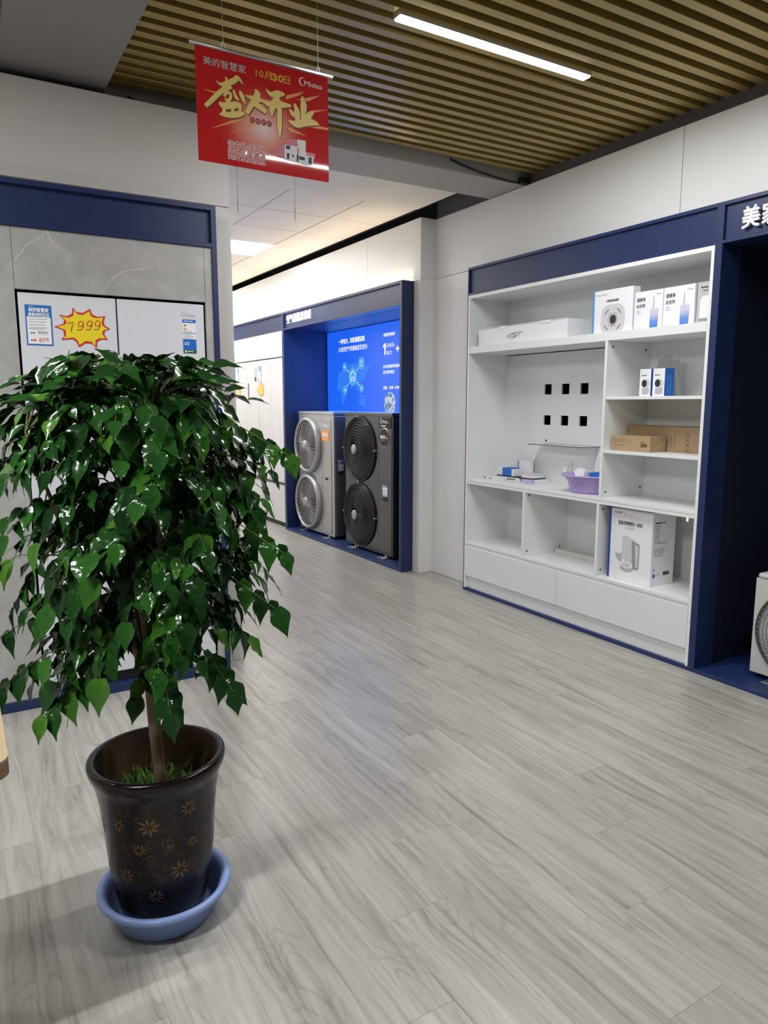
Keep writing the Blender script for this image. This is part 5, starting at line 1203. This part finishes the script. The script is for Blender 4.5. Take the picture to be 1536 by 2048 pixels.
for k in range(9):
    a = 2 * math.pi * k / 9 + q.uniform(-.2, .2); rr_ = q.uniform(.10, .24); zt = q.uniform(1.15, 1.42)
    base = Vector(trunk[-2]) + Vector((.008 * math.cos(a), .008 * math.sin(a), q.uniform(-.03, .03)))
    L_, R_ = prof(zt); c0 = (R_ - L_) / 2
    end = CT + E3 * (c0 + rr_ * math.cos(a)) + G3 * rr_ * math.sin(a) + UP * zt
    pts = []
    for i in range(9):
        s_ = i / 8; p = base.lerp(end, s_); p += (E3 * math.cos(a) + G3 * math.sin(a)) * (.05 * math.sin(math.pi * s_) * .6) + Vector((q.uniform(-.004, .004), q.uniform(-.004, .004), 0)); pts.append(p)
    mains.append(pts); obj('branch', B().tube(pts, [.0105 - .0075 * i / 8 for i in range(9)], 7), barkm, tree, smooth=True)

def leaf_mesh(name, curl, fold, wav, local=True):
    T = [0, .05, .13, .24, .36, .5, .64, .77, .88, .95, 1.0]; Wd = [.012, .14, .24, .295, .305, .28, .215, .125, .048, .018, .003]
    vs = []; fs = []
    for i, (s_, w) in enumerate(zip(T, Wd)):
        yy = s_ - .06 * math.sin(math.pi * s_) ; zc = -curl * s_ * s_
        e = w + (wav * .6 * math.sin(i * 1.7) if 0 < i < 8 else 0)
        vs += [(-e, yy - (.05 if i == 1 else 0), zc + fold * w + wav * .6 * math.sin(i * 1.9)), (0, yy, zc), (e, yy - (.05 if i == 1 else 0), zc + fold * w + wav * .6 * math.cos(i * 2.2))]
    for i in range(len(T) - 1):
        a = i * 3; fs += [(a, a + 1, a + 4, a + 3), (a + 1, a + 2, a + 5, a + 4)]
    return vs, fs
LV = [leaf_mesh('l', c_, f_, w_) for c_, f_, w_ in ((.20, .30, .03), (.34, .40, .035), (.14, .22, .03), (.46, .45, .03), (.28, .15, .04), (.10, .5, .03))]
LM = []
for i, (vs, fs) in enumerate(LV):
    me = bpy.data.meshes.new('leaf_blade'); me.from_pydata(vs, [], fs); me.materials.append(leafm)
    for p in me.polygons: p.use_smooth = True
    LM.append(me)
leaves = []; tw = B()
def near_main(p):
    best = None
    for pts in mains:
        for i, m_ in enumerate(pts[2:]):
            d_ = (m_ - p).length + max(0, m_.z - p.z + .05) * .8
            if best is None or d_ < best[0]: best = (d_, m_)
    return best[1]
q = random.Random(5)
def add_leaf(base, d, n, ln):
    d = d.normalized(); n = (n - d * n.dot(d))
    if n.length < 1e-3: n = Vector((1, 0, 0)) - d * d.x
    n.normalize(); x = d.cross(n).normalized()
    M = Matrix((x, d, n)).transposed().to_4x4() @ Matrix.Diagonal((ln * q.uniform(.9, 1.15), ln, ln, 1)); M.translation = base
    leaves.append((M, q.randrange(len(LM)), ln, n.copy(), base.copy()))
NT = 400
for k in range(NT):
    while True:
        z = q.uniform(.70, 1.555)
        dens = 1.0 if z > 1.0 else (.75 if z > .88 else .42)
        if q.random() < dens: break
    L_, R_ = prof(z); a = q.uniform(0, 2 * math.pi); rho = math.sqrt(q.uniform(.12 if z > .9 else .35, 1)) * .93
    ca, sa = math.cos(a), math.sin(a); hx = (R_ if ca > 0 else L_); hd = (L_ + R_) / 2 * .92
    out = (E3 * ca + G3 * sa).normalized()
    end = CT + E3 * ca * hx * rho + G3 * sa * hd * rho + UP * z
    tl = q.uniform(.12, .19)
    slope = .35 if z > 1.42 else (-.05 if z > 1.1 else -.35)
    d = (out + UP * (slope + q.uniform(-.25, .25)) + Vector((q.uniform(-.3, .3), q.uniform(-.3, .3), 0))).normalized()
    if z > 1.42 and rho < .6: d = (out * .5 + UP * .5 + Vector((q.uniform(-.5, .5), q.uniform(-.5, .5), 0))).normalized()
    base = end - d * tl * .75 + UP * .02
    side = d.cross(UP).normalized()
    pts = [base + (end - base) * s_ - UP * (.03 * s_ * s_) for s_ in (0, .25, .5, .75, 1)]
    m_ = near_main(base); mid = m_.lerp(base, .5) + UP * .02
    tw.tube([m_, mid, base], [.0028, .0022, .0016], 4, cap=False); tw.tube(pts, [.0016, .0014, .0012, .0010, .0008], 4, cap=False)
    nl = 7 if q.random() < .6 else 5
    for j in range(nl):
        s_ = 1.0 if j == nl - 1 else .18 + .78 * j / nl
        p = pts[0].lerp(pts[-1], s_) - UP * (.03 * s_ * s_ - .03 * s_)
        p = base + (end - base) * s_ - UP * (.03 * s_ * s_)
        sd = 0 if j == nl - 1 else (1 if j % 2 else -1)
        dr = q.uniform(.35, 1.15) if z < 1.45 else q.uniform(.0, .7)
        ld = d * q.uniform(.5, .8) + side * sd * q.uniform(.5, .95) - UP * dr
        nn = UP * .75 + out * .55 + Vector((q.uniform(-.35, .35), q.uniform(-.35, .35), 0))
        add_leaf(p, ld, nn, q.uniform(.048, .080) * (1.1 if j == nl - 1 else 1))
# a few long drooping sprays at the crown edge and below the fork
for (u, g_, z, du) in ((-.30, -.10, .86, -.4), (-.27, -.05, .76, -.3), (-.12, -.12, .74, -.2), (.06, -.10, .74, .15), (.17, -.08, .78, .3), (.27, -.05, 1.36, .9), (.26, -.08, 1.12, .8), (.24, -.08, .98, .7), (-.34, .0, 1.02, -.7)):
    base = CT + E3 * u + G3 * g_ + UP * z; out = (E3 * du - G3 * .35).normalized(); d = (out - UP * .5).normalized(); end = base + d * .15; side = d.cross(UP).normalized()
    m_ = near_main(base); tw.tube([m_, m_.lerp(base, .5) + UP * .02, base, end], [.003, .0022, .0016, .0008], 4, cap=False)
    for j in range(6):
        s_ = (j + 1) / 6; sd = 0 if j == 5 else (1 if j % 2 else -1)
        add_leaf(base.lerp(end, s_), d * .6 + side * sd * .7 - UP * q.uniform(.6, 1.2), UP * .6 - G3 * .5 + out * .3, q.uniform(.062, .085))
cam_p = Vector((0, 0, 1.42))
def big(l):
    v = cam_p - l[4]; return (abs(l[3].dot(v.normalized())) + .25) * l[2] ** 2 / v.length ** 2
# those nearer the viewer first
leaves.sort(key=lambda l: -big(l) * (1.6 if (l[4] - CT).dot(G3) < -.02 else 1.0))
NLEAF = 300
tb = bpy.data.objects.new('leaf', LM[0])
for i, (M, vi, ln, n_, p) in enumerate(leaves[:NLEAF]):
    o = tb if i == 0 else tb.copy()
    if i == 0: o.data = LM[vi]
    else: o.data = LM[vi]
    COL.objects.link(o); o.parent = tree; M2 = M.copy(); M2.translation = M.translation - tree.location; o.matrix_basis = M2
b = B()
for M, vi, ln, n_, p in leaves[NLEAF:]:
    vs, fs = LV[vi]; b.add([M @ Vector(v) for v in vs], fs)
obj('foliage', b, leafm2, tree, smooth=True, kind='stuff')
obj('twigs', tw, twigm, tree, smooth=True, kind='stuff')

for o in bpy.data.objects:
    if '_org' in o: del o['_org']
print('objects', len(bpy.data.objects), 'leaves', len(leaves))
